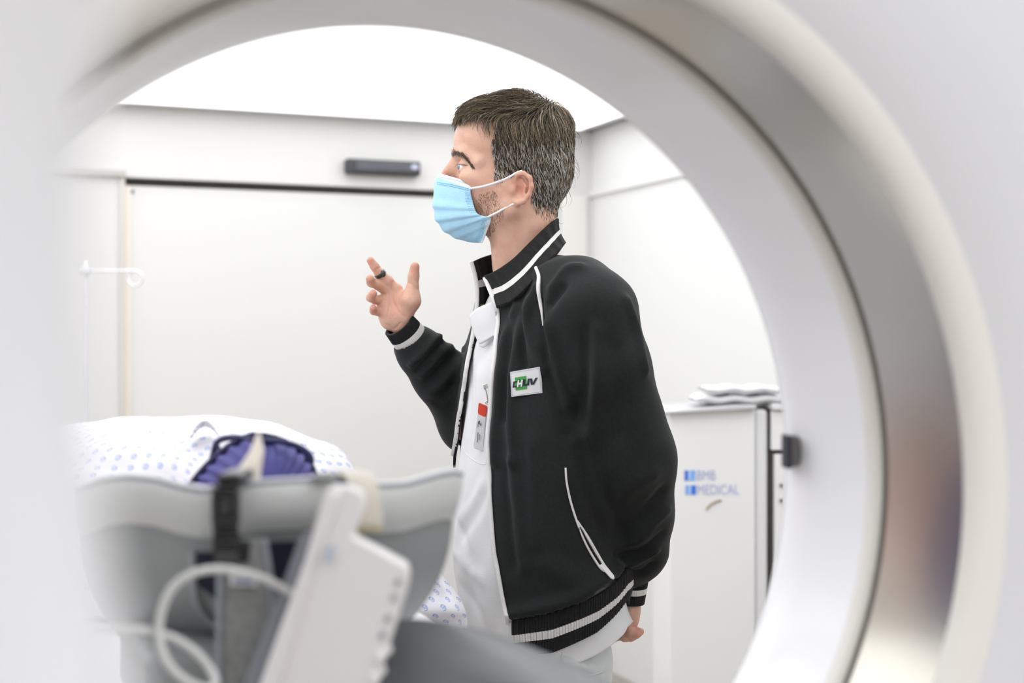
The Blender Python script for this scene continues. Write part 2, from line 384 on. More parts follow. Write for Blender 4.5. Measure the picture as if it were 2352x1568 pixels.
lg.build('logo', [mat('logo blue', (.06, .2, .75), .4, noise=(30, (.05, .18, .7))), mat('logo sky', (.22, .45, .9), .4, noise=(30, (.2, .42, .85))), mat('logo lilac', (.50, .54, .78), .4, noise=(30, (.48, .52, .75))), mat('logo pale', (.45, .6, .92), .4, noise=(30, (.42, .57, .9)))], cab)
hp = [PD(x, y, cd-.0) for x, y in ((1621, 1168), (1632, 1156), (1646, 1149), (1656, 1148))]
for h_ in hp: h_[1] = cabc.y-.004+(h_[0]-cabc.x)*math.tan(ca)
tube('pull_crease', hp, .003, mat('tan crease', (.45, .37, .26), .5, noise=(30, (.42, .34, .24))), cab)
dx = cabc+c1*.0385
drw = thing('drawer_cabinet', 'narrow white drawer cabinet beside the printed cabinet, partly behind the scanner ring', 'cabinet', dx+c1*.15)
slab('carcass', dx+c1*.15+c2*.16+zz*(ctop-.004)/2, c1*.146, c2*.14, zz*(ctop-.004)/2, M_gap, drw)
zsp = HC-(1040-784)*cd/F
slab('drawer', dx+c1*.149+c2*.01+zz*((ctop+zsp)/2+.002), c1*.14, c2*.012, zz*((ctop-zsp)/2-.006), M_cab, drw, bevel=.003)
slab('drawer', dx+c1*.158+c2*.01+zz*(zsp/2), c1*.14, c2*.012, zz*(zsp/2-.004), M_cab, drw, bevel=.003)
for yy in (1115, 1150):
    p = PD(1796, yy, cd-.01); b = MB(); b.prism([p+np.array([.0045*math.cos(t), -.0 , .0045*math.sin(t)]) for t in a], (0, .02, 0)); b.build('screw', M_dark, drw)
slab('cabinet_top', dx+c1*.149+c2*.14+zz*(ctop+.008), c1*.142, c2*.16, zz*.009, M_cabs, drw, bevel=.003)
M_towel = mat('white towel', (.84, .83, .84), .9, bump=(250, .5), noise=(30, (.8, .79, .8)))
for k, (x0, x1, y0, y1, lb) in enumerate(((1588, 1792, 905, 926, 'lower folded white towel on the printed cabinet'), (1612, 1795, 884, 903, 'upper folded white towel on top of the cabinets'))):
    p0, p1 = PD(x0, y1, cd+.1), PD(x1, y0, cd+.1); n = 26; G = []
    for i in range(9):
        t = i/8*2*math.pi; row = []
        for j in range(n):
            x = p0[0]+(p1[0]-p0[0])*j/(n-1); e = min(1, min(j+.3, n-1-j+.3)/2.2)
            row.append((x, cd+.1+.1*math.cos(t), max((p0[2]+p1[2])/2+(p1[2]-p0[2])/2*e*(abs(math.sin(t))**.5*np.sign(math.sin(t)))+.003*math.sin(j*.7+k*2), 0)))
        G.append(row)
    tag(sheet('folded_towel', G, M_towel), lb, 'towel', 'towels on the cabinets')

# ------------------------------------------------------------------ the scanner gantry
GC = np.array([-.090, 1.173, HC-.117]); g1, g2 = np.array(E1), np.array(E2); g3 = np.array([0, 0, 1.])
gy = math.radians(-22); g2 = np.array([math.sin(gy), math.cos(gy), 0]); g1 = np.array([math.cos(gy), -math.sin(gy), 0])
gan = thing('ct_scanner', 'white ring shaped scanner gantry with a dark grey window band, framing the man', 'scanner', (GC[0]-.1*g2[0], GC[1]-.1*g2[1], 0))
def ring(name, prof, m, n=160, smooth=True):
    prof = np.asarray(prof); th = np.arange(n)*2*math.pi/n
    G = np.array([[GC+g2*t+r*(g1*math.cos(a_)+g3*math.sin(a_)) for a_ in th] for t, r in prof])
    return mesh_np(name, G.reshape(-1, 3), grid_faces(len(prof), n, True), m, gan, smooth)
ring('bore_liner', [(.06, .46), (.04, .41), (.022, .389), (.008, .3815), (0, .38), (-.012, .3805), (-.05, .386), (-.095, .393), (-.1, .3935)], M_liner)
ring('liner_lip', [(-.1, .3935), (-.104, .3925), (-.112, .3925), (-.1155, .395), (-.116, .399)], M_rim)
ring('window_groove', [(-.116, .399), (-.117, .404), (-.121, .404), (-.122, .400)], mat('groove', (.22, .2, .18), .6, noise=(9, (.2, .18, .16))))
ring('scan_window', [(-.122, .400), (-.15, .3995), (-.2, .3985), (-.222, .398)], M_win)
ring('front_rim', [(-.222, .398), (-.223, .3965), (-.227, .3965), (-.233, .400), (-.238, .408), (-.241, .418), (-.242, .424)], M_rim)
def cover(name, prof, m, hw, zb, zt, n=160):
    "round opening that grows into a rounded square front"
    th = np.arange(n)*2*math.pi/n; G = []
    for t, r, k in prof:
        row = []
        for a_ in th:
            c_, s_ = math.cos(a_), math.sin(a_); zr = (zt-GC[2]) if s_ > 0 else (GC[2]-zb)
            R = ((abs(c_)/hw)**6+(abs(s_)/zr)**6)**(-1/6)
            row.append(GC+g2*t+(r*(1-k)+R*k)*(g1*c_+g3*s_))
        G.append(row)
    G = np.array(G); return mesh_np(name, G.reshape(-1, 3), grid_faces(len(prof), n, True), m, gan)
fc = cover('front_cover', [(-.242, .424, 0), (-.2425, .4255, 0), (-.247, .436, 0), (-.254, .46, 0), (-.262, .50, 0), (-.27, .55, .06), (-.276, .56, .3), (-.272, .56, .7), (-.25, .56, .92), (-.2, .56, 1), (-.1, .56, 1.02), (.0, .56, 1), (.05, .56, .92), (.075, .56, .6), (.07, .47, .1), (.06, .46, 0)], M_white, 1.0, .06, 1.98)
slab('plinth', Vector((GC[0], GC[1], .03))-Vector(g2)*.1, Vector(g1)*.85, Vector(g2)*.14, zz*.03, M_cabs, gan, bevel=.01)
# dark half round tab on the far rim
tp = MB(); e_ = PD(1812, 1037, 1.295); hv = 37*1.295/F; wu = 27*1.295/F; aa = np.linspace(-math.pi/2, math.pi/2, 16)
o2 = [e_+np.array([wu*max(0, math.cos(t))**.55, 0, hv*math.sin(t)]) for t in aa]
tp.prism(o2, (.01, .02, 0)); tp.build('rim_tab', mat('tab grey', (.14, .135, .135), .4, noise=(30, (.12, .115, .115))), gan, bevel=.002)
MB().box(e_+np.array([-.001, .006, 0]), (.0025, 0, 0), (0, .012, 0), (0, 0, hv*1.02)).build('tab_edge', mat('tab navy', (.02, .022, .04), .4, noise=(30, (.025, .026, .045))), gan)
# foreground column of the scanner's outer housing, close to the lens on the left
colm = thing('housing_column', 'white rounded housing panel, very close and blurred along the left edge', 'panel', (-.35, .3, 0))
pts = []
for t in np.linspace(-math.pi/2, math.pi/2, 18): pts.append((math.cos(t), math.sin(t)))
G = []
dcol = .22; xe = (178-1176)/F*dcol
zs_ = np.concatenate([np.linspace(0, HC-.2, 14), np.linspace(HC-.18, HC+.2, 60), np.linspace(HC+.24, 2.1, 10)])
for z in zs_:
    dz = z-HC-.016; e = xe+.10*(1-1/(1+17*dz*dz))
    G.append([(-.62, dcol-.03, z)]+[(e-.03+.03*c_, dcol+.03*s_, z) for c_, s_ in pts]+[(-.62, dcol+.05, z)])
G = np.array(G); k_ = G.shape[1]
o = sheet('panel_shell', G, M_white, colm, closed=True)

# ------------------------------------------------------------------ the standing man
px_ = 1/S
man = thing('person', 'man in a black zip jacket and blue face mask, raising his right hand', 'person', (.03, D, 0))
def skin_mat(name, base, alt, red):
    m = mat(name, base, .46, sss=.12, noise=(55, alt), bump=(330, .25)); nt = m.node_tree; b = nt.nodes['Principled BSDF']
    a = nt.nodes.new('ShaderNodeAttribute'); a.attribute_name = 'flush'
    mx = nt.nodes.new('ShaderNodeMixRGB'); mx.inputs[2].default_value = (*red, 1); src = b.inputs['Base Color'].links[0].from_socket
    nt.links.new(src, mx.inputs[1]); nt.links.new(a.outputs['Fac'], mx.inputs[0]); nt.links.new(mx.outputs[0], b.inputs['Base Color']); return m
M_skin = skin_mat('skin', (.68, .41, .30), (.62, .35, .245), (.60, .24, .165))
TH = math.radians(25); FW = np.array([-math.cos(TH), -math.sin(TH), 0]); LT = np.array([math.sin(TH), -math.cos(TH), 0])   # chest direction, his left
# ---- head, neck, hands and the body beneath the clothes: one skin
def X(u, v, w=0): return P(u, v, w)
def head_field(h):
    lo = np.array([P(980, 0, 0)[0], D-150*px_, P(0, 690, 0)[2]]); hi = np.array([P(1350, 0, 0)[0], D+150*px_, P(0, 190, 0)[2]])
    fl = Field(lo, hi, h); p = px_
    fl.ell(X(1192, 325), (122*p, 101*p, 100*p), 0)
    fl.ell(X(1120, 330), (78*p, 86*p, 88*p), .012)                    # forehead
    fl.ell(X(1122, 430), (76*p, 82*p, 104*p), .014)                   # face
    fl.ell(X(1250, 390), (62*p, 78*p, 75*p), .015)                    # back of the skull
    for s in (-1, 1):
        fl.cone(X(1172, 478, s*66), 26*p, X(1088, 526, s*26), 22*p, .014)      # jaw
        fl.cone(X(1172, 430, s*80), 18*p, X(1172, 478, s*68), 24*p, .012)
        fl.ell(X(1088, 408, s*56), (34*p, 26*p, 24*p), .012)           # cheekbone
        fl.cone(X(1049, 352, s*10), 11*p, X(1072, 351, s*52), 13*p, .010)      # brow ridge
        fl.cone(X(1072, 351, s*52), 13*p, X(1098, 372, s*74), 12*p, .010)
    fl.ell(X(1078, 526), (22*p, 22*p, 20*p), .012)                    # chin
    fl.ell(X(1060, 480), (26*p, 34*p, 40*p), .012)
    for s in (-1, 1): fl.ell(X(1050, 381, s*47), (21*p, 24*p, 15*p), .009, 'cut')
    fl.chain([X(1048, 366), X(1030, 394), X(1011, 425)], [9*p, 10.5*p, 14*p], .007)      # nose
    for s in (-1, 1): fl.ell(X(1024, 430, s*14), (13*p, 10*p, 10*p), .005)
    fl.chain([X(1203, 440, 0), X(1203, 520, 2), X(1207, 600, 4), X(1215, 690, 6)], [74*p, 70*p, 68*p, 70*p], .02, sq=(1, 1.08, 1))
    fl.cone(X(1160, 500, -30), 34*p, X(1170, 640, -12), 24*p, .02)
    fl.ell(X(1052, 393), (24*p, 21*p, 32*p), .008)
    # eyelids: a thin hood round each eye, opened by a slit
    for s in (-1, 1):
        e = X(1069, 384, s*45)
        fl.ell(e, (18.6*p, 18.6*p, 18.6*p), .004)
        fl.ell(e+np.array([-16*p, s*6*p, .5*p]), (13*p, 17*p, 4.4*p), .0015, 'cut', rot=-.08)
    # ears
    for s in (-1, 1):
        q = lambda u, v, w: X(u, v, s*w)
        fl.ell(q(1194, 431, 92), (21*p, 8*p, 33*p), .006, rot=.16)
        hx = [(1186, 436, 94), (1181, 415, 98), (1188, 401, 103), (1203, 398, 108), (1217, 408, 110), (1221, 428, 109), (1215, 448, 105), (1203, 462, 101), (1190, 466, 96), (1180, 461, 92)]
        fl.chain([q(*a) for a in hx], [4.5*p, 5*p, 5.2*p, 5.4*p, 5.4*p, 5.2*p, 5.4*p, 6.5*p, 7*p, 5*p], .003)
        fl.chain([q(1199, 412, 101), q(1207, 428, 104), q(1202, 446, 102), q(1192, 452, 98)], [3*p, 3.6*p, 3.6*p, 3*p], .003)
        fl.ell(q(1192, 437, 105), (8*p, 12*p, 13*p), .003, 'cut', rot=.2)
        fl.ell(q(1195, 417, 108), (6*p, 7*p, 10*p), .003, 'cut', rot=.35)
        fl.ell(q(1178, 437, 95), (7*p, 8*p, 10*p), .004)
    return fl
HV, HQ = head_field(.0023).nets(1)
def hand_field(items, h, pad=.02):
    pts = np.array([a for it in items for a in it[1]]); fl = Field(pts.min(0)-pad-.012, pts.max(0)+pad+.012, h)
    for op, pp, rr, k in items:
        if op == 'e': fl.ell(pp[0], rr, k)
        else: fl.chain(pp, rr, k)
    return fl
p = px_
HWD = 70                                                        # the raised hand's depth
def R(u, v, w=0): return P(u, v, HWD+w)
RH = [('c', [R(938, 764, 8), R(918, 742, 4), R(905, 728, 0)], [24*p, 24*p, 27*p], .008),
      ('c', [R(906, 726, 6), R(893, 668, 4)], [22*p, 14*p], .012), ('c', [R(898, 722, 6), R(882, 700, 4)], [24*p, 16*p], .012),
      ('c', [R(920, 722, 4), R(912, 664, 6)], [24*p, 14*p], .012), ('c', [R(893, 738, 4), R(880, 712, 0)], [17*p, 14*p], .010),
      ('c', [R(925, 728, -2), R(943, 690, -12), R(948, 660, -10)], [21*p, 22*p, 15*p], .010),
      # thumb
      ('c', [R(943, 690, -10), R(948, 658, -10), R(950, 634, -12), R(953, 612, -16)], [18*p, 13.5*p, 13.2*p, 11*p], .003),
      # index
      ('c', [R(904, 660, 4), R(890, 644, -4), R(872, 628, -12), R(860, 611, -22), R(851, 598, -28)], [14*p, 12.8*p, 12*p, 10.5*p, 9*p], .003),
      # middle, ring, little: bent towards the viewer
      ('c', [R(888, 668, 2), R(868, 654, -16), R(853, 648, -36), R(850, 640, -56)], [13*p, 12*p, 11.5*p, 10*p], .0025),
      ('c', [R(880, 688, 2), R(862, 688, -16), R(851, 683, -34), R(857, 674, -52)], [12.5*p, 11*p, 10.5*p, 9.5*p], .0025),
      ('c', [R(880, 712, 0), R(868, 716, -12), R(858, 714, -26), R(857, 707, -40)], [11.5*p, 9.5*p, 9.2*p, 8.5*p], .0025)]
LWD = -38
def Lh(u, v, w=0): return P(u, v, LWD+w)
LH = [('c', [Lh(1452, 1360, 0), Lh(1452, 1398, 0), Lh(1443, 1425, 4)], [17*p, 17.5*p, 20*p], .008),
      ('c', [Lh(1446, 1420, 4), Lh(1432, 1452, 4)], [20*p, 17*p], .01), ('c', [Lh(1440, 1424, 18), Lh(1428, 1450, 18)], [18*p, 15*p], .01),
      # thumb lying out to the right
      ('c', [Lh(1438, 1440, -8), Lh(1448, 1453, -14), Lh(1461, 1456, -16), Lh(1471, 1450, -14)], [13*p, 11.5*p, 10*p, 8.6*p], .003),
      ('c', [Lh(1438, 1450, 6), Lh(1450, 1462, 4), Lh(1456, 1452, 10), Lh(1464, 1446, 8)], [11*p, 9.5*p, 9*p, 7.5*p], .002),
      ('c', [Lh(1430, 1454, -4), Lh(1434, 1464, -6), Lh(1449, 1464, -4), Lh(1458, 1461, 2)], [10.5*p, 9.5*p, 9*p, 8*p], .002),
      ('c', [Lh(1428, 1452, 12), Lh(1416, 1463, 6), Lh(1404, 1463, 10), Lh(1396, 1455, 20)], [10.5*p, 9*p, 8.5*p, 7.5*p], .002),
      ('c', [Lh(1432, 1448, 26), Lh(1424, 1462, 26), Lh(1410, 1464, 28), Lh(1400, 1456, 32)], [10*p, 8.5*p, 8*p, 7*p], .002)]
AV, AQ = hand_field(RH, .0016).nets(1)
BV, BQ = hand_field(LH, .0018).nets(1)
AT = bvh(AV, AQ)
AV = folds(AV, AQ, AT, [([(903, 648), (900, 668), (903, 692), (916, 716), (930, 728)], 3.2, -2.2), ([(884, 660), (893, 680), (890, 705), (885, 730)], 3, -1.5), ([(938, 650), (950, 655), (958, 664)], 3, -1.6), ([(864, 618), (880, 612)], 2.2, -1.1), ([(930, 690), (945, 700)], 12, 2.5), ([(890, 745), (905, 755), (920, 742)], 3, -1.2)])
# torso profile, in pixels at the man's distance: level, centre, half width, half depth
TV = np.array([600, 660, 700, 760, 850, 1000, 1150, 1300, 1400, 1470, 1520.])
TC = np.array([1250, 1256, 1256, 1252, 1244, 1238, 1232, 1232, 1244, 1252, 1252.])
TA = np.array([150, 205, 240, 258, 266, 267, 266, 264, 258, 252, 250.])
TB = np.array([95, 120, 136, 150, 168, 177, 182, 186, 183, 178, 176.])
def torso(fl, grow=0., zlo=None, k=.03):
    z = fl.ax[2]; v = 784+(HC-z)*S; cu = (np.interp(v, TV, TC)-1176)*px_; a = np.interp(v, TV, TA)*px_+grow; b = np.interp(v, TV, TB)*px_+grow
    x = fl.ax[0][:, None, None]-cu[None, None, :]; y = fl.ax[1][None, :, None]-D
    f = x*FW[0]+y*FW[1]; l_ = x*LT[0]+y*LT[1]; kk = np.sqrt((f/b)**2+(l_/a)**2)+1e-6; g = np.sqrt((f/b**2)**2+(l_/a**2)**2)/kk+1e-6
    d = (kk-1)/g; zt = P(0, 640)[2]
    d = np.maximum(d, z[None, None, :]-zt)
    fl.f = np.minimum(fl.f, d.astype(np.float32)) if k == 0 else fl.f
    hh = np.clip(.5+.5*(d-fl.f)/k, 0, 1); fl.f = (d+(fl.f-d)*hh-k*hh*(1-hh)).astype(np.float32)
    return f, l_
SHL, SHR = P(1360, 722, -195), P(1162, 708, 205)
ELL, ELR = P(1457, 1052, -185), P(1085, 965, 225)
# hidden body
bf = Field((P(1020, 0, 0)[0]-.06, D-.30, .02), (P(1560, 0, 0)[0]+.02, D+.30, P(0, 600)[2]+.02), .014)
torso(bf, -.055)
bf.cone(P(1210, 615, 4), .042, P(1235, 760, 4), .06, .02)
bf.chain([P(1240, 690, -20), SHL, ELL, P(1452, 1360, LWD)], [.05, .045, .038, .02], .03); bf.chain([P(1225, 690, 20), SHR, ELR, P(938, 764, HWD+8)], [.05, .045, .036, .02], .03)
for s in (-1, 1):
    hip = np.array([(1226-1176)*px_, D, P(0, 1500)[2]])+LT*s*.085; kn = np.array([.05, D, .50])+LT*s*.10; an = np.array([.08, D, .10])+LT*s*.105
    bf.chain([hip, kn, an], [.056, .045, .034], .03)
NV, NQ = bf.nets(2)
V = np.concatenate([HV, AV, BV, NV]); Q = np.concatenate([HQ, AQ+len(HV), BQ+len(HV)+len(AV), NQ+len(HV)+len(AV)+len(BV)])
body = mesh_np('body', V, Q, M_skin, man)
fl_ = np.zeros(len(V))
def blush(c, r, amt):
    d = np.linalg.norm(V-c, axis=1); global fl_; fl_ = np.maximum(fl_, amt*np.exp(-(d/r)**2))
for s in (-1, 1): blush(X(1205, 425, s*104), .022, .75)
blush(X(1018, 412), .022, .7); blush(X(1050, 415, -50), .02, .25)
for it in RH[6:]: blush(it[1][-1], .014, .75)
for it in RH[6:]: blush(it[1][1], .012, .3)
blush(R(910, 700, -12), .03, .30)
for it in LH[3:]: blush(it[1][-1], .02, .6)
at_ = body.data.attributes.new('flush', 'FLOAT', 'POINT'); at_.data.foreach_set('value', fl_.astype(np.float32))
HT = bvh(HV, HQ); AT = bvh(AV, AQ)
# eyes
for s in (-1, 1):
    e = X(1069, 384, s*45); n1, n2 = 16, 24; Vv = []; mi = []; r_ = 16.8*p
    ax = np.array([-1, s*.22*-1*-1*.6, .06]); ax /= np.linalg.norm(ax); t1 = np.cross(ax, [0, 0, 1.]); t1 /= np.linalg.norm(t1); t2 = np.cross(ax, t1)
    for i in range(n1+1):
        a_ = math.pi*i/n1; rr = r_*(1+.10*max(0, math.cos(a_)-.86)/.14*(1 if i else 1))
        for j in range(n2): b_ = 2*math.pi*j/n2; Vv.append(e+rr*(math.cos(a_)*ax+math.sin(a_)*(math.cos(b_)*t1+math.sin(b_)*t2)))
    Fq = grid_faces(n1+1, n2, True); mi = [2 if i < n2*1 else (1 if i < n2*3 else 0) for i in range(len(Fq))]
    mesh_np('eye', Vv, Fq, [mat('eye white', (.78, .76, .74), .15, coat=.5, noise=(90, (.75, .70, .68))), mat('iris', (.16, .22, .27), .1, coat=1, noise=(300, (.1, .14, .18))), mat('pupil', (.01, .01, .01), .08, noise=(90, (.012, .012, .012)))], man, True, mi)
# ---- hair
HP = [(1040, 275), (1058, 283), (1085, 276), (1115, 277), (1146, 283), (1138, 300), (1131, 320), (1128, 345), (1134, 367), (1136, 388), (1131, 412), (1142, 414), (1163, 403), (1184, 396), (1203, 393), (1219, 403), (1226, 422), (1223, 442), (1217, 452), (1224, 474), (1236, 492), (1248, 501), (1270, 503), (1290, 500), (1345, 420), (1345, 200), (1200, 180), (1080, 200), (1040, 250)]
hf = Field(np.array([P(985, 0, 0)[0], D-140*p, P(0, 520)[2]]), np.array([P(1345, 0, 0)[0], D+140*p, P(0, 190)[2]]), .004)
hf.ell(X(1192, 325), (123*p, 102*p, 101*p), 0); hf.ell(X(1120, 330), (78*p, 87*p, 89*p), .012); hf.ell(X(1250, 390), (63*p, 79*p, 76*p), .015)
hf.ell(X(1122, 430), (76*p, 82*p, 104*p), .014); hf.chain([X(1203, 440, 0), X(1203, 520, 2)], [74*p, 70*p], .02, sq=(1, 1.08, 1))
CV, CQ = hf.nets(2); CN = normals(CV, CQ)
def side(pts):
    q = pts.copy(); q[:, 1] = D-np.abs(q[:, 1]-D); return proj(q)
uv_ = side(CV); ok = inpoly(uv_, HP)
BH = bvh(CV, CQ)
keep = ok[CQ].all(1)
up_ = np.clip((uv_[:, 1]-230)/120, 0, 1)
thick = (2+3*(1-up_))*p
base_V = CV+CN*thick[:, None]*np.where(ok, 1, 0)[:, None]
used = np.unique(CQ[keep]); rm_ = np.full(len(CV), -1); rm_[used] = np.arange(len(used)); bV = base_V[used]; bQ = rm_[CQ[keep]]
M_h = [mat('hair dark brown', (.030, .023, .016), .45, noise=(60, (.04, .03, .02))), mat('hair brown', (.12, .088, .050), .42, noise=(60, (.15, .11, .062))),
       mat('hair light brown', (.36, .275, .16), .4, noise=(60, (.29, .22, .13))), mat('hair grey', (.60, .58, .53), .4, noise=(60, (.68, .65, .6)))]
hairV, hairQ, hairM = [bV], [bQ], [np.zeros(len(bQ), int)]; nb = len(bV)
cand = np.where(ok & (CN[:, 2] > -.9))[0]
def flow(q, n, u, v):
    "combing direction of the hair at picture place (u, v)"
    top = np.clip((300-v)/45, 0, 1)*np.clip((1305-u)/120, 0, 1)
    back = np.clip((u-1225)/60, 0, 1)
    f = np.array([-1., 0, .10])*top+(1-top)*np.array([.22+.1*back-.25*(v > 455), 0, -1.])
    if top > .3: f = f+np.array([0, (.25 if q[1] > D else -.25)*(1-top)*2, -.0])
    f = f-n*(f@n); return f/(np.linalg.norm(f)+1e-9)
def strand(q0, L, lift, mi, nseg, r, jit, rise=.8):
    q = q0.copy(); pts = []; jd = RNG.normal(0, jit, 3)
    for i in range(nseg+1):
        lo, n, _, _ = BH.find_nearest(Vector(q)); lo = np.array(lo); n = np.array(n); t = i/nseg
        hgt = lift*(1-(1-t)**2)*(1-.25*t*t)+.0008; pt = lo+n*hgt; pts.append(pt)
        uu, vv = side(lo[None])[0]; d = flow(lo, n, uu, vv)+jd*(1+t); d -= n*(d@n); d /= np.linalg.norm(d)+1e-9; q = lo+d*L/nseg
    return np.array(pts)
def add_strands(lines, rad, mids):
    global nb
    for pts, m_ in zip(lines, mids):
        n = len(pts); T = np.gradient(pts, axis=0); T /= np.linalg.norm(T, axis=1)[:, None]+1e-9
        N = np.cross(T, [.3, 1., .2]); N /= np.linalg.norm(N, axis=1)[:, None]+1e-9; Bn = np.cross(T, N); rr = rad*np.linspace(1, .25, n)[:, None]
        Vv = np.stack([pts+N*rr, pts-N*rr*.5+Bn*rr*.87, pts-N*rr*.5-Bn*rr*.87], 1).reshape(-1, 3)
        q = grid_faces(n, 3, True); hairV.append(Vv); hairQ.append(q+nb); hairM.append(np.full(len(q), m_)); nb += len(Vv)
lines, mids = [], []
sel = RNG.choice(cand, 15000); 
for i in sel:
    u, v = uv_[i]; far = CV[i, 1] > D+.02
    if far and RNG.random() < .55: continue
    top = np.clip((305-v)/50, 0, 1)*np.clip((1320-u)/60, 0, 1)
    L = (.011+.030*top+.004*np.clip((470-v)/200, 0, 1))*RNG.uniform(.75, 1.2)
    if v > 440: L *= .75
    if u < 1140 and v > 320: L *= .55
    if u < 1125 and v < 295: L *= .4
    lift = ((5+17*top)*RNG.uniform(.35, 1.1)+2*p/p)*p
    g = np.clip((v-285)/70, 0, 1)*(1-.5*np.clip((v-450)/40, 0, 1))*(1-.25*np.clip((u-1280)/40, 0, 1))
    x = RNG.random(); m_ = 3 if x < .03+.36*g else (2 if x < .30+.22*g else (1 if x < .66+.06*g else 0))
    jit0 = RNG.normal(0, .0012, 3)
    lines.append(strand(CV[i]+jit0, L, lift, m_, 6, 0, .10)); mids.append(m_)
add_strands(lines, .00052, mids)
# front tuft falling over the forehead, and flyaway hairs
lines, mids = [], []
for k in range(900):
    w0 = RNG.uniform(-84, 84); x0 = RNG.random(); u0 = 1105+75*x0; a_ = P(u0, 222+RNG.uniform(0, 1)*48*(abs(w0)/84)**1.5+RNG.uniform(0, 14), w0*.92)
    x_ = RNG.uniform(0, 1); end = np.array([P(1040+x_*30+abs(w0)*.10, 0)[0], a_[1]*.92+D*.08, P(0, 248+30*(abs(w0)/84)+RNG.uniform(-4, 12))[2]])
    midp = (a_+end)/2+np.array([-.002, (-.004 if w0 < 0 else .004), RNG.uniform(.006, .014)]); t = np.linspace(0, 1, 7)[:, None]
    lines.append((1-t)**2*a_+2*t*(1-t)*midp+t*t*end+RNG.normal(0, .0006, (7, 3))*t); x = RNG.random(); mids.append(2 if x < .32 else (1 if x < .7 else 0))
for k in range(60):
    i = RNG.choice(cand); l_ = strand(CV[i], .03, .02*RNG.uniform(.5, 1.3), 0, 6, 0, .35); lines.append(l_); mids.append(0)
add_strands(lines, .00038, mids)
mesh_np('hair', np.concatenate(hairV), np.concatenate(hairQ), M_h, man, True, np.concatenate(hairM))
# eyebrow, lashes and stubble: short single hairs on the skin
def short_hairs(name, pts, dirs, L, rad, mids, mats):
    Vs, Qs, Ms, n_ = [], [], [], 0
    for (u, v), (du, dv), l_, m_ in zip(pts, dirs, L, mids):
        q, n = hit(HT, u, v)
        if q is None: continue
        d = np.array([du, 0, -dv], float); d -= n*(d@n); d /= np.linalg.norm(d)+1e-9
        t = np.linspace(0, 1, 4)[:, None]; pp = q+d*l_*t+n*l_*.25*t
        V_, F_ = tube_np(pp, rad*np.linspace(1, .4, 4), 3); Vs.append(V_); Qs.append(F_+n_); Ms.append(np.full(len(F_), m_)); n_ += len(V_)
    if Vs: return mesh_np(name, np.concatenate(Vs), np.concatenate(Qs), mats, man, True, np.concatenate(Ms))
bc = crom([(1037, 352), (1048, 350), (1062, 355), (1074, 367), (1087, 384)], 200); pts, dr, LL, mm = [], [], [], []
for k in range(400):
    t = RNG.integers(0, 200); f_ = t/200; wd = 6.2*(1-.70*f_); q = bc[t]+RNG.normal(0, 1, 2)*np.array([1.5, wd*.5]); pts.append(q); dr.append((1, .1+.8*f_+RNG.normal(0, .25))); LL.append(RNG.uniform(5, 9)*p); mm.append(0 if RNG.random() < .5 else 1)
short_hairs('eyebrow', pts, dr, LL, .00032, mm, [M_h[0], M_h[1]])
pts, dr, LL, mm = [], [], [], []
sp = [(1087, 470), (1100, 445), (1130, 435), (1142, 445), (1146, 465), (1160, 478), (1156, 498), (1140, 520), (1126, 545), (1112, 545), (1118, 500), (1098, 492)]
while len(pts) < 520:
    q = np.array([RNG.uniform(1085, 1162), RNG.uniform(432, 548)])
    if inpoly(q[None], sp)[0]: pts.append(q); dr.append((.2+RNG.normal(0, .2), 1)); LL.append(RNG.uniform(2.5, 5)*p); mm.append(0 if RNG.random() < .4 else 1)
short_hairs('stubble', pts, dr, LL, .00022, mm, [M_h[0], M_h[1]])
lp = [(1052+k*1.1, 377.5+.012*(k-10)**2) for k in range(22)]
short_hairs('eyelash', lp, [(-1, .25)]*len(lp), [5*p]*len(lp), .0003, [0]*len(lp), [M_h[0]])

# ---- face mask
nb_, na_ = 46, 49
fr = crom([(1013, 399), (1003, 408), (998, 435), (997, 462), (1001, 495), (1014, 520), (1040, 541), (1072, 553), (1100, 557)], nb_)
sd = crom([(1084, 419), (1081, 437), (1084, 455), (1089, 474), (1096, 490), (1112, 496), (1128, 501), (1119, 530), (1108, 558)], nb_)
ws_ = np.interp(np.linspace(0, 1, nb_), [0, .5, .72, 1], [72, 84, 82, 52])
G = np.zeros((nb_, na_, 3)); UV = np.zeros((nb_, na_, 2))
for i in range(nb_):
    b_ = i/(nb_-1)
    for j in range(na_):
        t = (j/(na_-1)*2-1)*math.pi/2; w_ = ws_[i]*math.sin(t); c_ = (1-math.cos(t))**.9
        u, v = fr[i]*(1-c_)+sd[i]*c_
        pt = P(u, v, w_)
        # pleats: three overlapping folds running across
        pl = 0
        for q_, (b0, am) in enumerate(((.34, 5.5), (.47, 6), (.60, 6), (.71, 5))):
            x_ = (b_-b0)/.10; pl += am*(x_ if 0 <= x_ < 1 else 0)*(.35+.65*math.cos(t*.92))
        n_ = np.array([-math.cos(t), math.sin(t), -.25 if b_ > .6 else 0.]); pt = pt+n_/np.linalg.norm(n_)*pl*p
        G[i, j] = pt; UV[i, j] = (j/(na_-1), b_)
M_mask = mat('mask blue', (.42, .69, .86), .75, noise=(60, (.38, .655, .84)), bump=(500, .3)); M_mw = mat('mask white edge', (.72, .78, .82), .75, noise=(60, (.68, .75, .8)))
Fq = grid_faces(nb_, na_); mi = []
for i in range(nb_-1):
    for j in range(na_-1): mi.append(1 if (i < 5 or (i > 33 and (j < 3 or j > na_-5)) or i > nb_-3) else 0)
mk_ = mesh_np('face_mask', G.reshape(-1, 3), Fq, [M_mask, M_mw], man, True, mi, UV.reshape(-1, 2))
md = mk_.modifiers.new('solid', 'SOLIDIFY'); md.thickness = .0012; md.offset = 1
md = mk_.modifiers.new('sub', 'SUBSURF'); md.levels = md.render_levels = 1
